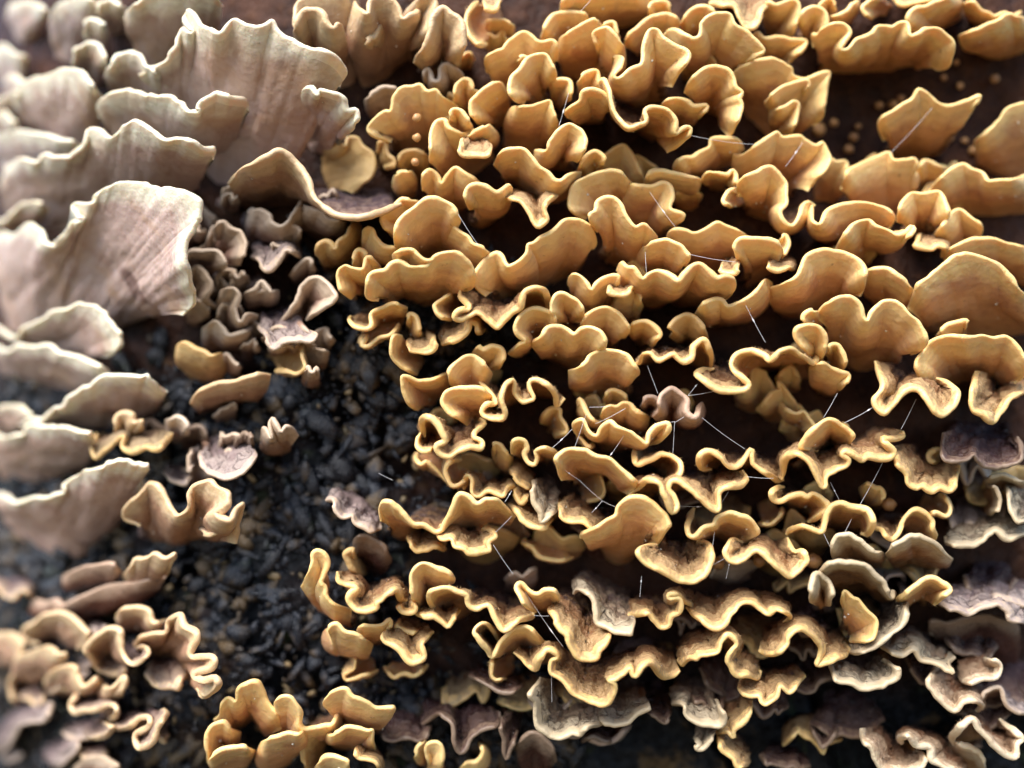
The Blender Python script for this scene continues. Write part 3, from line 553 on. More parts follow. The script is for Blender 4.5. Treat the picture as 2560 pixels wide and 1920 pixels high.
def under_material(key, s):
    m, nt, p = base_mat("underside_" + key, s['ur'], 0.45)
    pos = geo_pos(nt)
    hue = attr(nt, "hue"); mm = attr(nt, "mm")
    n1 = noise(nt, pos, 190, 4, .6, .6)
    n2 = noise(nt, pos, 1100, 3, .6)
    col = mixc(nt, mrange(nt, n1, .44, .70, 0, .9), s['under'], s['stain'])
    tint = mixc(nt, hue, tuple(c * k for c, k in zip(s['under'], (.95, 1.10, 1.35))), tuple(c * k for c, k in zip(s['under'], (1.0, .86, .72))))
    col = mixc(nt, .30, col, tint)
    edge = math_node(nt, 'ADD', mm, mrange(nt, n1, .3, .7, -1.2, 1.2))
    col = mixc(nt, mrange(nt, edge, .6, 5.0), s['rim'], col)
    # faint growth lines and small dark pits
    w = N(nt, "ShaderNodeMath", operation='SINE')
    nt.links.new(math_node(nt, 'MULTIPLY', math_node(nt, 'ADD', mm, mrange(nt, n1, 0, 1, 0, 3)), 2.4), w.inputs[0])
    col = mixc(nt, mrange(nt, w.outputs[0], .2, 1.0, 0, .16), col, s['stain'])
    col = mixc(nt, mrange(nt, n2, .66, .76, 0, .55), col, tuple(c * .45 for c in s['stain']))
    if key == 'w':
        n3 = noise(nt, pos, 95, 2, .4)
        col = mixc(nt, mrange(nt, n3, .70, .76, 0, .8), col, (.16, .085, .07))
        col = mixc(nt, mrange(nt, noise(nt, pos, 60, 4, .6, 1.0), .5, .72, 0, .6), col, (.52, .31, .17))
    nt.links.new(col, p.inputs["Base Color"])
    nt.links.new(mrange(nt, n2, .3, .7, s['ur'] - .1, s['ur'] + .16), p.inputs["Roughness"])
    sss(p, s['sss'], s['under'])
    h = math_node(nt, 'ADD', math_node(nt, 'MULTIPLY', n2, .5), noise(nt, pos, 420, 2))
    bump(nt, p, h, .00035, .8)
    return m

def rim_material(key, s):
    m, nt, p = base_mat("margin_" + key, .45, 0.45)
    pos = geo_pos(nt)
    hue = attr(nt, "hue")
    n1 = noise(nt, pos, 260, 3)
    col = mixc(nt, mrange(nt, n1, .4, .75, 0, .55), s['rim'], tuple(a * .6 + b * .4 for a, b in zip(s['rim'], s['under'])))
    col = mixc(nt, math_node(nt, 'MULTIPLY', hue, .35), col, tuple(c * k for c, k in zip(s['rim'], (.95, .8, .62))))
    side = attr(nt, "side")
    n2 = noise(nt, pos, 900, 3, .7)
    col = mixc(nt, math_node(nt, 'MULTIPLY', mrange(nt, side, .62, 1.0), mrange(nt, n2, .35, .6)), col, s['caps'][0])
    col = mixc(nt, mrange(nt, n2, .68, .76, 0, .5), col, s['stain'])
    nt.links.new(col, p.inputs["Base Color"])
    sss(p, s['sss'], s['rim'])
    bump(nt, p, math_node(nt, 'ADD', n2, n1), .00025, .8)
    return m

def cap_material(key, s):
    m, nt, p = base_mat("cap_" + key, s['cr'], 0.5)
    pos = geo_pos(nt)
    mm = attr(nt, "mm"); hue = attr(nt, "hue")
    n1 = noise(nt, pos, 300, 4, .65)
    n2 = noise(nt, pos, 1500, 4, .75)
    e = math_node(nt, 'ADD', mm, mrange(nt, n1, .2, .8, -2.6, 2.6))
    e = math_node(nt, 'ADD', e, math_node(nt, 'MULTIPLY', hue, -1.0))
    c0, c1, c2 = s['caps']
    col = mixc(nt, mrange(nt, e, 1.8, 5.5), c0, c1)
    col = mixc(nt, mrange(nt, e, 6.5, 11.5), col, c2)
    w = N(nt, "ShaderNodeMath", operation='SINE')
    nt.links.new(math_node(nt, 'MULTIPLY', e, 2.2), w.inputs[0])
    col = mixc(nt, mrange(nt, w.outputs[0], .1, .9, 0, .7), col, tuple(a * .5 + b_ * .5 for a, b_ in zip(c0, c1)))
    cr = N(nt, "ShaderNodeTexVoronoi", feature='DISTANCE_TO_EDGE')
    cr.inputs["Scale"].default_value = 300
    wp = N(nt, "ShaderNodeVectorMath", operation='ADD')
    nz = N(nt, "ShaderNodeTexNoise"); nz.inputs["Scale"].default_value = 260; nt.links.new(pos, nz.inputs["Vector"])
    sc_ = N(nt, "ShaderNodeVectorMath", operation='SCALE'); sc_.inputs[3].default_value = .009
    nt.links.new(nz.outputs["Color"], sc_.inputs[0]); nt.links.new(pos, wp.inputs[0]); nt.links.new(sc_.outputs[0], wp.inputs[1])
    nt.links.new(wp.outputs[0], cr.inputs["Vector"])
    crack = mrange(nt, cr.outputs["Distance"], .02, .10)
    if key in 'gd':
        col = mixc(nt, mrange(nt, crack, 0, 1, .4, 1), tuple(c * .35 for c in c1), col)
    col = mixc(nt, mrange(nt, n2, .54, .7, 0, .55), col, c0)
    col = mixc(nt, mrange(nt, n2, .44, .3, 0, .45), col, tuple(c * .6 for c in c2))
    nt.links.new(col, p.inputs["Base Color"])
    nt.links.new(mrange(nt, n1, .35, .65, s['cr'] + .2, s['cr'] - .22), p.inputs["Roughness"])
    hb = math_node(nt, 'ADD', math_node(nt, 'MULTIPLY', w.outputs[0], .12), math_node(nt, 'ADD', n2, n1))
    bump(nt, p, math_node(nt, 'ADD', hb, math_node(nt, 'MULTIPLY', crack, .3 if key in 'gd' else .08)), .0007, .9)
    return m

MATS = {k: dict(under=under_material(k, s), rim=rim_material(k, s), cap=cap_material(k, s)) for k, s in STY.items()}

def plain(name, col, col2, scale, rough, spec=.5, bumpd=.0002):
    m, nt, p = base_mat(name, rough, spec)
    pos = geo_pos(nt)
    n = noise(nt, pos, scale, 4, .65)
    nt.links.new(mixc(nt, mrange(nt, n, .35, .68), col, col2), p.inputs["Base Color"])
    bump(nt, p, n, bumpd, .8)
    return m

BRISTLE = {k: plain("bristle_" + k, tuple(.75 * a + .25 * c for a, c in zip(s['caps'][0], s['rim'])), tuple(.5 * a + .5 * c for a, c in zip(s['caps'][0], s['caps'][1])), 500, .5) for k, s in STY.items()}
KNOB = plain("button_skin", (.52, .28, .10), (.34, .16, .06), 400, .4)
SPECK = plain("speck", (.8, .76, .66), (.7, .6, .42), 800, .35)
m_silk, nt, p = base_mat("silk", .3, .5)
p.inputs["Base Color"].default_value = (.75, .75, .78, 1)
m_drop, nt, p = base_mat("dew", .03, .5)
p.inputs["Base Color"].default_value = (.9, .92, .95, 1)
p.inputs["Transmission Weight"].default_value = 1.0
p.inputs["IOR"].default_value = 1.33

def trunk_material():
    m, nt, p = base_mat("wet_bark", .4, .12)
    pos = geo_pos(nt)
    strip = attr(nt, "strip")
    n1 = noise(nt, pos, 120, 5, .65, .4)
    n2 = noise(nt, pos, 600, 4, .7)
    black = mixc(nt, mrange(nt, n2, .4, .68), (.005, .006, .008), (.022, .024, .028))
    black = mixc(nt, mrange(nt, n1, .58, .70, 0, .8), black, (.15, .095, .045))
    black = mixc(nt, mrange(nt, n1, .42, .33, 0, .7), black, (.035, .05, .022))
    brown = mixc(nt, mrange(nt, n1, .35, .65), (.026, .012, .009), (.07, .029, .016))
    brown = mixc(nt, mrange(nt, n2, .55, .72, 0, .6), brown, (.13, .06, .03))
    col = mixc(nt, strip, brown, black)
    nt.links.new(col, p.inputs["Base Color"])
    nt.links.new(mrange(nt, n2, .3, .7, .22, .6), p.inputs["Roughness"])
    bump(nt, p, math_node(nt, 'ADD', n2, n1), .0012, .9)
    return m
TRUNK_M = trunk_material()
def crumb_material():
    m, nt, p = base_mat("bark_crumb", .35, .6)
    pos = geo_pos(nt); tone = attr(nt, "tone")
    n1 = noise(nt, pos, 140, 4, .6); n2 = noise(nt, pos, 1400, 4, .75)
    col = mixc(nt, tone, (.004, .005, .009), (.032, .039, .054))
    col = mixc(nt, mrange(nt, math_node(nt, 'ADD', n1, math_node(nt, 'MULTIPLY', tone, .25)), .62, .80), col, (.105, .068, .032))
    col = mixc(nt, mrange(nt, n1, .40, .30, 0, .7), col, (.02, .03, .013))
    col = mixc(nt, mrange(nt, n2, .55, .75, 0, .5), col, (.09, .09, .085))
    nt.links.new(col, p.inputs["Base Color"])
    nt.links.new(mrange(nt, n2, .3, .7, .10, .36), p.inputs["Roughness"])
    bump(nt, p, n2, .0004, 1.0)
    return m
CRUMB_M = crumb_material()
CRUMB_TAN = plain("wood_crumb", (.26, .18, .085), (.10, .08, .045), 300, .5)

# ---------------------------------------------------------------- mesh helpers
def mesh_grid(name, V, quads, normals=None, attrs=None, mat=None):
    me = bpy.data.meshes.new(name)
    nv, nf = len(V), len(quads)
    k = quads.shape[1]
    me.vertices.add(nv); me.vertices.foreach_set("co", np.ascontiguousarray(V, np.float32).ravel())
    me.loops.add(nf * k); me.loops.foreach_set("vertex_index", np.ascontiguousarray(quads, np.int32).ravel())
    me.polygons.add(nf)
    me.polygons.foreach_set("loop_start", np.arange(0, nf * k, k, dtype=np.int32))
    me.update(calc_edges=True)
    for a, v in (attrs or {}).items():
        at = me.attributes.new(a, 'FLOAT', 'POINT')
        at.data.foreach_set("value", np.ascontiguousarray(v, np.float32).ravel())
    if normals is not None:
        me.normals_split_custom_set_from_vertices(np.ascontiguousarray(normals, np.float32))
    if mat:
        me.materials.append(mat)
    return me

def grid_quads(nr, nc, flip=False):
    i = np.arange(nr - 1)[:, None] * nc + np.arange(nc - 1)[None, :]
    q = np.stack([i, i + 1, i + nc + 1, i + nc], -1).reshape(-1, 4)
    return q[:, ::-1] if flip else q

def link(name, data, parent=None):
    o = bpy.data.objects.new(name, data)
    C.objects.link(o)
    if parent is not None:
        o.parent = parent
    return o

def spline(P, n, closed=False):
    """centripetal-like Catmull-Rom through P, n samples even in arc length"""
    P = np.asarray(P, float)
    if len(P) == 2:
        t = np.linspace(0, 1, n)[:, None]
        return P[0] * (1 - t) + P[1] * t
    Q = np.vstack([2 * P[0] - P[1], P, 2 * P[-1] - P[-2]])
    out = []
    for i in range(1, len(Q) - 2):
        p0, p1, p2, p3 = Q[i - 1], Q[i], Q[i + 1], Q[i + 2]
        t = np.linspace(0, 1, 16, endpoint=False)[:, None]
        d = np.linalg.norm(p2 - p1)
        m1 = (p2 - p0) * .5; m2 = (p3 - p1) * .5
        for mv in (m1, m2):
            L = np.linalg.norm(mv)
            if L > d * 1.15:
                mv *= d * 1.15 / L
        h = t * t * t; q = t * t
        out.append((2 * h - 3 * q + 1) * p1 + (h - 2 * q + t) * m1 + (3 * q - 2 * h) * p2 + (h - q) * m2)
    out = np.vstack(out + [P[-1:]])
    d = np.r_[0, np.cumsum(np.linalg.norm(np.diff(out, axis=0), axis=1))]
    s = np.linspace(0, d[-1], n)
    return np.stack([np.interp(s, d, out[:, k]) for k in range(out.shape[1])], -1)

def gsmooth(P, sig):
    n = len(P)
    k = int(min(n - 1, 3 * sig)) or 1
    pad = np.vstack([2 * P[0] - P[k:0:-1], P, 2 * P[-1] - P[-2:-k - 2:-1]])
    w = np.exp(-.5 * (np.arange(-k, k + 1) / max(sig, .5)) ** 2); w /= w.sum()
    return np.stack([np.convolve(pad[:, i], w, 'valid') for i in range(P.shape[1])], -1)[:n]

def unit(v):
    return v / np.maximum(np.linalg.norm(v, axis=-1, keepdims=True), 1e-12)

# ---------------------------------------------------------------- the trunk
def axis_coords(lo, a, b, hi, fine, grow=1.18):
    mid = list(np.arange(a, b, fine))
    left, right = [], []
    s, x = fine, a
    while x > lo:
        s *= grow; x -= s; left.append(x)
    s, x = fine, mid[-1]
    while x < hi:
        s *= grow; x += s; right.append(x)
    return np.array(left[::-1] + mid + right)

def strip_mask(x, z):
    u = (x - crevice_axis(z)) / 0.020
    m = np.exp(-u ** 4) * sstep(0.026, 0.010, z)
    m2 = sstep(-0.004, -0.02, x) * sstep(0.012, -0.005, z)
    m3 = sstep(-0.036, -0.052, z)
    e = vnoise2(x * 160, z * 160, 5) * .35
    return np.clip(np.maximum(np.maximum(m, m2), m3) + e * (m > .02), 0, 1)

trunk = link("tree_trunk", None)
trunk.location = (0, 0, -0.6)
trunk["label"] = "rotting tree trunk with wet black and brown bark behind all the fungi"
trunk["category"] = "tree trunk"
gx = axis_coords(-0.34, -0.128, 0.10, 0.34, 0.00062)
gz = axis_coords(-0.62, -0.082, 0.085, 0.9, 0.00062)
X, Z = np.meshgrid(gx, gz)
Y = trunk_y(X, Z)
u = X + 0.45 * Z
rel = vnoise2(u * 110, (Z - .3 * X) * 45, 1) * 1.1 + vnoise2(u * 330, Z * 190, 2) * .55 + vnoise2(X * 800, Z * 800, 3) * .28 + vnoise2(X * 1700, Z * 1700, 4) * .14
sm = strip_mask(X, Z)
Y = Y - rel * MM * (.55 + 1.1 * sm)
crack = np.abs(vnoise2(u * 70 + 3, (Z - .3 * X) * 26, 8))
Y = Y + np.exp(-(crack / .10) ** 2) * .0065 * sm
V = np.stack([X, Y, Z + 0.6], -1).reshape(-1, 3)
me = mesh_grid("bark", V, grid_quads(*X.shape), attrs={"strip": sm.ravel()}, mat=TRUNK_M)
link("bark", me, trunk)

# crumbs of bark, one mass of loose grains over the bare strip
def ico(sub=1):
    import bmesh
    bm = bmesh.new(); bmesh.ops.create_icosphere(bm, subdivisions=sub, radius=1)
    bm.verts.ensure_lookup_table()
    v = np.array([x.co[:] for x in bm.verts]); f = np.array([[y.index for y in x.verts] for x in bm.faces])
    bm.free()
    return v, f

def lumps(centres, radii, seed, squash=(1, 1, 1), sub=1, rough=.25, frame=None):
    v, f = ico(sub)
    r = np.random.default_rng(seed)
    n = len(centres)
    S = v[None] * (1 + rough * r.normal(size=(n, len(v), 1)))
    S = S * (np.asarray(squash) * (1 + .35 * r.normal(size=(n, 1, 3)))).clip(.35, 2.2)
    a = r.random(n) * 6.28
    ca, sa = np.cos(a)[:, None], np.sin(a)[:, None]
    x, z = S[..., 0] * ca - S[..., 2] * sa, S[..., 0] * sa + S[..., 2] * ca
    S = np.stack([x, S[..., 1], z], -1) * np.asarray(radii)[:, None, None] + np.asarray(centres)[:, None]
    F = f[None] + (np.arange(n) * len(v))[:, None, None]
    return S.reshape(-1, 3), F.reshape(-1, 3)

def crumb_spots(n, seed):
    r = np.random.default_rng(seed)
    px = r.uniform(0, 1450, n * 4); py = r.uniform(640, 1920, n * 4)
    P = on_trunk(px, py)
    keep = strip_mask(P[:, 0], P[:, 2]) > r.random(len(P)) * 1.2
    clump = vnoise2(P[:, 0] * 300, P[:, 2] * 300, seed + 1) > r.uniform(-1, .5, len(P))
    return P[keep & clump][:n]

P = crumb_spots(5200, 21)
P[:, 1] += 0.0002 - .0014 * rng.random(len(P))
v, f = lumps(P + np.array([0, 0, .6]), .00025 + .0016 * rng.random(len(P)) ** 3, 3, (1.4, .7, .8), 1, .24)
tone = np.repeat(rng.random(len(P)), 42 if False else len(ico(1)[0]))
o = link("bark_crumbs", mesh_grid("bark_crumbs", v, f, attrs={"tone": tone}, mat=CRUMB_M), trunk); o["kind"] = "stuff"
P = crumb_spots(200, 31)
P[:, 1] += -0.001
v, f = lumps(P + np.array([0, 0, .6]), rng.uniform(.0002, .0006, len(P)), 4, (.8, .6, 1.7), 1, .3)
o = link("wood_crumbs", mesh_grid("wood_crumbs", v, f, mat=CRUMB_TAN), trunk); o["kind"] = "stuff"

# ---------------------------------------------------------------- the brackets
NAMES = {'y': 'golden_bracket', 'o': 'zoned_bracket', 'w': 'pale_bracket', 'p': 'ruffled_bracket', 't': 'tan_bracket',
         'd': 'dried_bracket', 'k': 'dark_bracket', 'g': 'weathered_bracket', 'r': 'russet_bracket', 'q': 'rusty_bracket'}
COLOUR = {'y': 'golden', 'o': 'brown-topped golden-edged', 'w': 'pale cream', 'p': 'pinkish tan', 't': 'dull tan', 'd': 'dried brown',
          'k': 'dark wet', 'g': 'weathered grey-tan', 'r': 'russet', 'q': 'rusty pale-edged'}
ZONES = [((0, 0, 620, 1180), "on the pale flank beyond the black bark"),
         ((0, 1100, 620, 1920), "in the dim ruffles under the pale brackets"),
         ((620, 0, 1000, 420), "beside the large jagged cream bracket"),
         ((380, 400, 840, 1180), "in the dried clump next to the pink-beige bracket"),
         ((840, 160, 1300, 520), "on the shoulder beside the dried clump"),
         ((1150, 0, 1990, 420), "in the tall tiers over the dark hollow"),
         ((1880, 0, 2560, 190), "along the ledge over the bare brown bark"),
         ((1880, 190, 2560, 720), "just under the bare brown bark"),
         ((820, 500, 1300, 1180), "on the round clump over the black bark"),
         ((1280, 400, 1960, 960), "in the middle tiers below the dark hollow"),
         ((1950, 700, 2560, 1010), "in the tiers around the ear-shaped bracket"),
         ((1230, 900, 2000, 1420), "in the tiers strung with silk threads"),
         ((1950, 1000, 2560, 1480), "among the weathered brackets below the ear-shaped one"),
         ((620, 1240, 1300, 1720), "in the cluster at the foot of the bark crevice"),
         ((450, 1680, 1130, 1920), "in the golden clump low on the black bark"),
         ((1200, 1380, 2150, 1920), "in the lowest weathered tiers"),
         ((2000, 1400, 2560, 1920), "in the lowest rusty tiers")]
PARTNAME = ("underside", "margin", "cap")
SPEC = []
DEW = []
ALLB = []

def zone(x, y):
    best, bd = None, 1e9
    for (x0, y0, x1, y1), t in ZONES:
        d = max(x0 - x, x - x1, 0) + max(y0 - y, y - y1, 0)
        if d == 0:
            d = -min(x - x0, x1 - x, y - y0, y1 - y)
        if d < bd:
            best, bd = t, d
    return best

def gsmooth2(M):
    return np.stack([gsmooth(row, max(2.0, M.shape[1] * .03)) for row in M])

def bracket(sty, h, rim, base, label, seed):
    r = np.random.default_rng(seed)
    st = STY[sty]
    rim = np.asarray(rim, float); base = np.asarray(base, float)
    L = np.linalg.norm(np.diff(spline(rim, 200), axis=0), axis=1).sum()
    ns = int(np.clip(L / 6.0, 22, 230))
    R2 = spline(rim, ns); B2 = spline(base, ns)
    if sty == 'w':
        B2 = B2 + .4 * (B2 - gsmooth(R2, ns * .2))
    s = np.linspace(0, L, ns)
    # small unevenness of the growing edge
    for wl_, am in ((70, 4.0), (30, 2.6), (14, 1.3)):
        R2 = R2 + am * np.stack([vnoise2(s / wl_, s * 0 + .37, seed * 7 + wl_), vnoise2(s / wl_, s * 0 + .71, seed * 7 + wl_ + 1)], -1) * (2.6 if sty == 'w' and wl_ < 50 else 1.7 if sty in 'gdk' else 1.2 if sty in 'wpoq' else .8)
    ends = np.minimum(np.linspace(0, 1, ns), np.linspace(1, 0, ns))
    hh = h * MM * (.70 + .30 * sstep(0, .16, ends)) * (1 + .10 * vnoise2(s / 110, s * 0 + .2, seed + 5))
    Rm = on_trunk(R2[:, 0], R2[:, 1], hh)
    Bm = on_trunk(B2[:, 0], B2[:, 1], -0.0012)
    Rs = gsmooth(Rm, ns * .11)
    Dv = Rm - Rs
    length = np.linalg.norm(Rm - Bm, axis=1).mean()
    lm = length / MM
    # rows from base to rim; the last rows before the rim belong to the margin
    tm = 1 - min(.3, 1.0 * MM / length)
    nt_in = int(np.clip(lm * .75, 8, 15))
    t = np.r_[np.linspace(0, 1, nt_in) ** .9 * tm, np.linspace(tm, 1, 3)[1:]]
    T = t[:, None, None]
    M = Bm[None] * (1 - T) + Rs[None] * T + Dv[None] * T ** (5.0 if sty == 'w' else 1.8)
    # the sheet leaves the wood squarely and bends on its way out
    belly = T ** 1.6 * (1 - T) * 3.3 * min(lm * .15, 2.6) * MM * {'w': .38, 'g': .6, 'k': .5}.get(sty, 1.0)
    belly = belly * float(np.clip((B2[:, 1].mean() - R2[:, 1].mean()) / 45, -.8, 1))
    M = M + belly * unit(np.cross(np.gradient(gsmooth2(M), axis=1), np.gradient(M, axis=0)))
    def nrm(M):
        a = np.gradient(M, axis=1); b = np.gradient(M, t, axis=0)
        return unit(np.cross(a, b))
    n = nrm(M)
    ss = s[None, :] * np.ones((len(t), 1)); tt = t[:, None] * np.ones((1, ns))
    wob = vnoise2(ss / 75, tt * lm / 5 + seed % 13, seed + 9) * .42 + vnoise2(ss / 30, tt * lm / 2.4 + 5, seed + 10) * .13 + vnoise2(ss / 40, tt * 1.5, seed + 11) * (.0 if sty == 'w' else .12) + vnoise2(ss / 20, tt * lm * .5, seed + 12) * .10
    amp = {'w': 1.0, 'd': 1.5, 'g': 1.6, 'k': 1.6, 'p': 1.1}.get(sty, .8)
    M = M + n * (wob * amp * MM * np.sin(np.pi * np.clip(tt, 0, 1) ** .8) * 1.0)[..., None]
    n = nrm(M)
    n = unit(n + np.roll(n, 1, 1) * .25 * (np.arange(ns) > 0)[None, :, None] + np.roll(n, -1, 1) * .25 * (np.arange(ns) < ns - 1)[None, :, None])
    rr = {'y': .31, 'o': .39, 'w': .36, 'p': .44, 't': .36, 'd': .32, 'k': .34, 'g': .36, 'r': .38, 'q': .46}[sty] * MM
    rr = rr * (1 + .38 * vnoise2(s / 45, s * 0 + .5, seed + 14) + .16 * vnoise2(s / 15, s * 0 + .5, seed + 15))
    thick = (rr[None, :] * (1 + (.30 if sty in 'ywt' else -.28) * np.exp(-((tt - .78) / .16) ** 2)) + (1 - tt) ** 2 * .9 * MM)
    thick = thick * (1 - .55 * (1 - sstep(0, .05, ends))[None, :])
    U = M + n * thick[..., None]
    K = M - n * thick[..., None]
    # felt on the upper side
    fn = vnoise2(ss / 9, tt * lm * 1.1, seed + 20) * .26 + vnoise2(ss / 22, tt * lm * .5, seed + 21) * .42
    zr = np.sin((1 - tt) * lm * 2.3 + vnoise2(ss / 50, tt * 2, seed + 22) * 2) * .2
    K = K - n * ((fn + zr) * MM * (.9 if sty in 'goqkd' else .5) * np.clip((1 - tt) * lm / 2.5, 0, 1))[..., None]
    # rounded rim
    out = unit(M[-1] - M[-3])
    nn = n[-1]
    th = thick[-1][:, None]
    ang = np.linspace(0, np.pi, 7)[1:-1]
    arc = [M[-1] + nn * th * math.cos(a) + out * th * .95 * math.sin(a) for a in ang]
    i0 = nt_in - 1
    edge_rows = [U[i] for i in range(i0, len(t))] + arc + [K[i] for i in range(len(t) - 1, i0 - 1, -1)]
    E = np.stack(edge_rows)
    UU = U[:nt_in]; KK = K[:nt_in][::-1]
    ALL = np.concatenate([UU, E[1:], KK[1:]], 0)
    nr = len(ALL)
    a = np.gradient(ALL, axis=1); b = np.gradient(ALL, axis=0)
    NA = unit(np.cross(a, b))
    mm_rows = np.r_[(1 - t[:nt_in]) * lm, (1 - t[nt_in:]) * lm, np.zeros(len(arc)), ((1 - t) * lm)[::-1]]
    mmg = np.repeat(mm_rows[:, None], ns, 1)
    hue = np.full((nr, ns), r.random())
    side = np.repeat(np.r_[np.zeros(len(t)), np.linspace(0, 1, len(arc) + 2)[1:-1], np.ones(len(t))][:, None], ns, 1)
    org = Bm.mean(0)
    root = link(NAMES[sty], None)
    root.location = org
    root["category"] = "fungus"
    i1 = nt_in - 1; i2 = nr - nt_in
    for nm, lo, hi, mat in (("underside", 0, i1, 'under'), ("margin", i1, i2, 'rim'), ("cap", i2, nr - 1, 'cap')):
        A = ALL[lo:hi + 1]
        me = mesh_grid(nm, (A - org).reshape(-1, 3), grid_quads(hi - lo + 1, ns), NA[lo:hi + 1].reshape(-1, 3),
                       {"mm": mmg[lo:hi + 1].ravel(), "hue": hue[lo:hi + 1].ravel(), "side": side[lo:hi + 1].ravel()}, MATS[sty][mat])
        link(nm, me, root)
    # bristles of the hairy upper side, thickest behind the rim
    if sty in 'yoqg':
        nb = int(np.clip(L * .42, 30, 420) * {'y': .8, 'o': 1.0, 'q': .8, 'g': .6}[sty])
        ti = np.clip(1 - (np.abs(r.normal(size=nb)) * 2.2 + .5) / lm, .25, 1)
        si = r.random(nb) * (ns - 1)
        ri = np.interp(ti, t, np.arange(len(t)))
        a0 = ri.astype(int).clip(0, len(t) - 2); b0 = si.astype(int).clip(0, ns - 2)
        P = K[a0, b0] + (K[a0, b0 + 1] - K[a0, b0]) * (si - b0)[:, None] + (K[a0 + 1, b0] - K[a0, b0]) * (ri - a0)[:, None]
        nd = unit(-n[a0, b0] + .55 * out[b0] + .45 * r.normal(size=(nb, 3)))
        ln = r.uniform(.15, .5, nb)[:, None] * MM
        side1 = unit(np.cross(nd, r.normal(size=(nb, 3)))); side2 = np.cross(nd, side1)
        w = .055 * MM
        P = P - nd * .1 * MM
        ring = [P + w * (side1 * math.cos(k) + side2 * math.sin(k)) for k in (0, 2.1, 4.2)]
        tip = P + nd * ln + r.normal(size=(nb, 3)) * .08 * MM
        VV = np.stack(ring + [tip], 1).reshape(-1, 3)
        ii = np.arange(nb)[:, None] * 4
        FF = np.concatenate([ii + np.array([[0, 1, 3]]), ii + np.array([[1, 2, 3]]), ii + np.array([[2, 0, 3]])])
        ob = link("bristles", mesh_grid("bristles", VV - org, FF, mat=BRISTLE[sty]), root)
        ob["kind"] = "stuff"
    # pale specks resting on the face
    if sty in 'yopw':
        k = r.integers(1, 6)
        a0 = r.integers(nt_in // 3, nt_in - 1, k); b0 = r.integers(2, ns - 2, k)
        SPEC.extend((ALL[a0, b0] + NA[a0, b0] * .05 * MM).tolist())
    if sty in 'ok':
        k = r.integers(8, 22)
        a0 = r.integers(nt_in // 4, nt_in - 1, k); b0 = r.integers(2, ns - 2, k)
        DEW.extend((K[a0, b0] - n[a0, b0] * .03 * MM).tolist())
    cx, cy = rim.mean(0)
    zt = zone(cx, cy)
    chord = max(np.linalg.norm(rim.max(0) - rim.min(0)), 1)
    size = "small" if L < 170 else "large" if L > 430 else "medium"
    wav = L / chord
    shape = "gently curved" if wav < 1.25 else "wavy" if wav < 1.75 else "deeply folded"
    ALLB.append((root, cx, cy, label, size, shape, sty, zt))
    return root

def parse(block):
    ox = oy = 0; sc = 1 / 3.45625
    k = 0
    for line in block.strip().splitlines():
        if line.startswith("T "):
            _, c, rr_ = line.split(); ox, oy, sc = int(c) * 640, int(rr_) * 480, 1 / 3.45625
        elif line.startswith("F"):
            ox = oy = 0; sc = 2560 / 2212
        else:
            f = line.split("|")
            sty, h = f[0].split()
            pts = [[[ox + float(a) * sc for a in [q.split(",")[0]]][0], oy + float(q.split(",")[1]) * sc] for q in f[1].split()]
            bas = [[ox + float(q.split(",")[0]) * sc, oy + float(q.split(",")[1]) * sc] for q in f[2].split()]
            bracket(sty, float(h), pts, bas, f[3] if len(f) > 3 else "", 100 + k)
            k += 1
    return k

parse(DATA)

# ---------------------------------------------------------------- dim brackets deep in the gaps, drawn from simple growth rules
def grown(n, box, styles, h0, h1, w0, w1, seed, ok=lambda x, y: True):
    r = np.random.default_rng(seed)
    made = 0
    while made < n:
        cx = r.uniform(box[0], box[2]); cy = r.uniform(box[1], box[3])
        if not ok(cx, cy):
            continue
        w = r.uniform(w0, w1); up = 1 if cy < 1150 else -1 if cy > 1450 else r.choice([1, -1])
        k = r.integers(4, 9)
        a = np.linspace(0, 1, k)
        hgt = w * r.uniform(.25, .5)
        rx = cx + (a - .5) * w + r.normal(size=k) * w * .06
        ry = cy - up * np.sin(np.pi * np.clip(a, .03, .97)) ** .7 * hgt + r.normal(size=k) * w * .11
        bx = cx + np.array([-.33, 0, .33]) * w; by = cy + up * np.array([.10, .22, .10]) * w
        bracket(styles[r.integers(len(styles))], r.uniform(h0, h1), np.stack([rx, ry], -1), np.stack([bx, by], -1), "", 5000 + seed * 100 + made)
        made += 1
grown(40, (1050, 60, 2540, 1250), "yyty", 5, 9, 60, 150, 1, lambda x, y: not (1880 < x < 2480 and 130 < y < 430))
grown(26, (1150, 1150, 2540, 1850), "rokt", 5, 10, 70, 160, 2)
grown(16, (1150, 1640, 2540, 1900), "kkdk", 7, 12, 90, 200, 6)
grown(16, (1250, 1150, 2500, 1650), "kokd", 6, 10, 80, 170, 7)
grown(30, (430, 470, 830, 960), "ddd", 6, 12, 40, 95, 3, lambda x, y: abs(x - 640) < 190)
grown(9, (260, 1010, 720, 1190), "dk", 6, 12, 40, 90, 4)
grown(12, (20, 1560, 480, 1900), "pd", 8, 15, 50, 110, 5)

STOP = set("with a an the and of in to on over at by under like from one for into its whose around that".split())
def handle(t):
    w = t.replace(",", "").split()[:8]
    while w and w[-1] in STOP:
        w.pop()
    return " ".join(w)
marks = [q for q in ALLB if q[3]]
first_group = {}
for (root, cx, cy, label, size, shape, sty, zt) in ALLB:
    if not label:
        for m in sorted(marks, key=lambda q: abs(q[1] - cx) + abs(q[2] - cy))[:5]:
            dx_, dy_ = cx - m[1], cy - m[2]
            rel = ("above" if dy_ < 0 else "below") if abs(dy_) > abs(dx_) else "beside"
            label = f"{size} {shape} {COLOUR[sty]} bracket {rel} {handle(m[3])}"
            if label not in first_group:
                break
    root["label"] = label
    root["group"] = first_group.setdefault(label, "brackets " + zt)

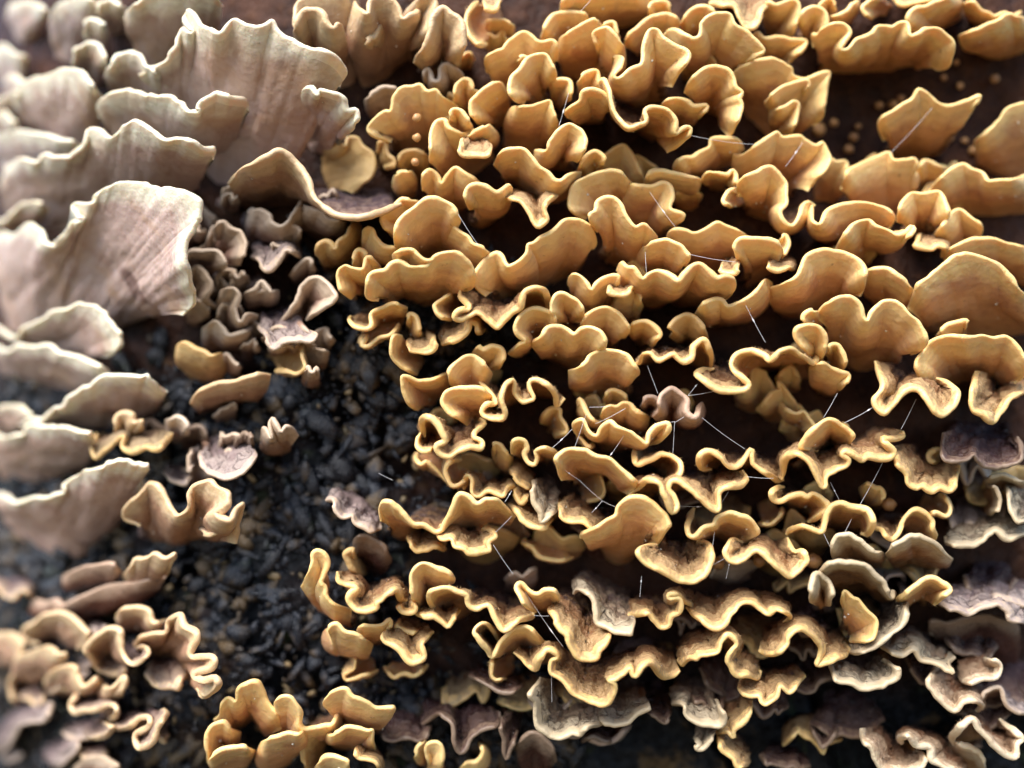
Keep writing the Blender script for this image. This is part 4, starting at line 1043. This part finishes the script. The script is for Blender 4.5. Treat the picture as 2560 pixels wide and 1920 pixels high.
# ---------------------------------------------------------------- young round buttons
BUTTONS = """3 0 1660 740 30|3 0 1520 670 28|3 0 1780 1300 48|3 0 1700 1215 30|3 0 570 1060 38|3 0 780 1090 28|3 0 740 1185 42|3 0 1150 850 34|3 0 1560 1190 42|3 0 1465 1320 26|3 0 1630 540 26|3 0 1960 680 40|3 0 440 1120 56|3 0 960 910 36|3 2 1045 1040 62|3 2 395 1530 70|2 2 1780 1550 60|2 2 2135 1530 50|1 0 1390 1020 40|1 0 1390 1190 42|1 0 1375 1400 36|3 0 1080 900 40|3 0 700 1290 44"""
v0, f0 = ico(2)
for i, b in enumerate(BUTTONS.split("|")):
    c, rw, bx_, by_, rad = (float(q) for q in b.split())
    px, py = c * 640 + bx_ / 3.456, rw * 480 + by_ / 3.456
    hgt = .010 if c == 3 and rw == 2 else .008 if rw == 2 else .0012 if c == 3 else .013
    P = on_trunk(np.array([px]), np.array([py]), hgt)[0]
    R = rad / 3.456 / 1280 * TAN * (P[1] + CAM_D)
    r = np.random.default_rng(900 + i)
    root = link("fungus_button", None); root.location = P
    root["category"] = "fungus"
    if c == 3 and rw == 0:
        root["label"] = "tiny round young fungus button on the bare brown bark"; root["group"] = "young buttons on the bare brown bark"
    elif c == 1:
        root["label"] = "tiny pale knob standing off the face of the scalloped golden bracket"; root["group"] = "pale knobs on the golden bracket"
    else:
        root["label"] = "round tan fungus button peeping from a dark gap between weathered brackets"; root["group"] = "buttons between the weathered brackets"
    S = v0 * (1 + .10 * r.normal(size=(len(v0), 1)) * .6) * np.array([1, .8, .85 + .3 * r.random()]) * R
    link("button_cap", mesh_grid("button_cap", S, f0, mat=KNOB), root)
    k = np.linspace(0, 2 * np.pi, 9)[:-1]
    back = on_trunk(np.array([px]), np.array([py]), -.001)[0] - P
    st_ = np.concatenate([np.stack([np.cos(k) * R * w, np.full(8, 0.0), np.sin(k) * R * w], -1) + back * q for q, w in ((.0, .5), (.35, .38), (1.0, .62))])
    st_[:, 1] += R * .3
    q = []
    for a in range(2):
        for j in range(8):
            q.append([a * 8 + j, a * 8 + (j + 1) % 8, a * 8 + 8 + (j + 1) % 8, a * 8 + 8 + j])
    link("stalk", mesh_grid("stalk", st_, np.array(q), mat=KNOB), root)

# ---------------------------------------------------------------- silk threads
SILK = """2 2|1405,330 1390,600;1230,0 1260,80;1600,0 1520,100;1520,100 1760,60;1640,290 2010,560;350,550 520,390;640,260 540,550;980,210 720,345;970,440 840,630;580,830 770,1000;770,1005 890,1060;780,1010 690,1110;1410,330 1520,260;1230,340 1410,325;440,730 580,830;2030,800 2260,815;1870,930 1800,1040;1420,1050 1640,1060;1750,1280 1720,1480;1830,1510 1700,1580;1880,1540 1850,1680;670,200 850,190
3 2|600,80 480,290;910,200 660,335;1280,130 1150,390;990,680 790,1050;540,850 615,1000;480,1290 555,1440;720,1170 630,1340
2 1|1190,0 1410,300;1150,520 1162,700;1500,530 1930,605;2020,980 2190,1300;1170,1500 1235,1670
2 0|1540,1170 2110,1250;490,800 405,1090;680,0 590,100
3 0|1420,930 1050,1330;300,1230 150,1440
1 1|1740,180 1920,460
1 2|1060,770 1180,830;2210,920 2150,1020;2210,1140 2070,1280;2050,1390 2220,1640
2 3|110,130 440,610;340,850 345,1090;190,340 320,345;1120,0 1105,180"""
def tube(P, rad, k=5):
    d = unit(np.gradient(P, axis=0))
    a = unit(np.cross(d, np.array([.3, .9, .2]))); b = np.cross(d, a)
    ang = np.linspace(0, 2 * np.pi, k + 1)[:-1]
    V = (P[:, None] + rad[:, None, None] * (a[:, None] * np.cos(ang)[None, :, None] + b[:, None] * np.sin(ang)[None, :, None])).reshape(-1, 3)
    n = len(P)
    q = [[i * k + j, i * k + (j + 1) % k, (i + 1) * k + (j + 1) % k, (i + 1) * k + j] for i in range(n - 1) for j in range(k)]
    return V, np.array(q)
si = 0
for ln in SILK.splitlines():
    tile, rest = ln.split("|")
    c, rw = (int(q) for q in tile.split())
    for seg in rest.split(";"):
        pts = np.array([[float(w) for w in q.split(",")] for q in seg.split()]) / 3.456 + np.array([c * 640, rw * 480])
        r = np.random.default_rng(3000 + si); si += 1
        A = on_trunk(pts[:1, 0], pts[:1, 1], .0185 if rw else .015)[0]; B = on_trunk(pts[1:, 0], pts[1:, 1], .0185 if rw else .015)[0]
        tt = np.linspace(0, 1, 14)[:, None]
        P = A * (1 - tt) + B * tt
        P[:, 2] -= (np.sin(np.pi * tt[:, 0]) * np.linalg.norm(B - A) * .02)
        rad = np.full(14, .000017) * (1 + .5 * r.random(14))
        if si % 3 == 0:
            rad[r.integers(2, 12)] = .00011
        V_, q_ = tube(P - A, rad)
        o = link("silk_thread", mesh_grid("silk_thread", V_, q_, mat=m_silk)); o.location = A
        o["category"] = "silk thread"
        o["label"] = "fine white spider silk thread stretched between the bracket rims"
        o["group"] = "silk threads between the brackets"

# ---------------------------------------------------------------- pale specks and dew, too small to count
SP = np.array(SPEC)
v, f = lumps(SP, rng.uniform(.00006, .00019, len(SP)), 77, (1, 1, 1), 1, .15)
o = link("pale_specks", mesh_grid("pale_specks", v, f, mat=SPECK))
o["kind"] = "stuff"; o["label"] = "tiny pale spore specks scattered over the fungus faces"; o["category"] = "specks"

DW = np.array(DEW)
v, f = lumps(DW, .00007 + .0002 * rng.random(len(DW)) ** 2, 78, (1, 1, 1), 2, .0)
o = link("dew", mesh_grid("dew", v, f, mat=m_drop))
o["kind"] = "stuff"; o["label"] = "tiny dew beads glinting on the dark wet bracket tops"; o["category"] = "dew"

# ---------------------------------------------------------------- forest floor far below, out of frame
gm = plain("leaf_litter", (.09, .06, .035), (.05, .045, .02), 30, .8)
xs = np.r_[-60, -20, -6, np.linspace(-2, 2, 30), 6, 20, 60]
X, Z = np.meshgrid(xs, xs)
V = np.stack([X, Z, -.6 + .015 * vnoise2(X * 4, Z * 4, 40)], -1).reshape(-1, 3)
o = link("ground", mesh_grid("ground", V, grid_quads(*X.shape), mat=gm))
o["kind"] = "structure"; o["label"] = "leaf-littered forest ground below the trunk"
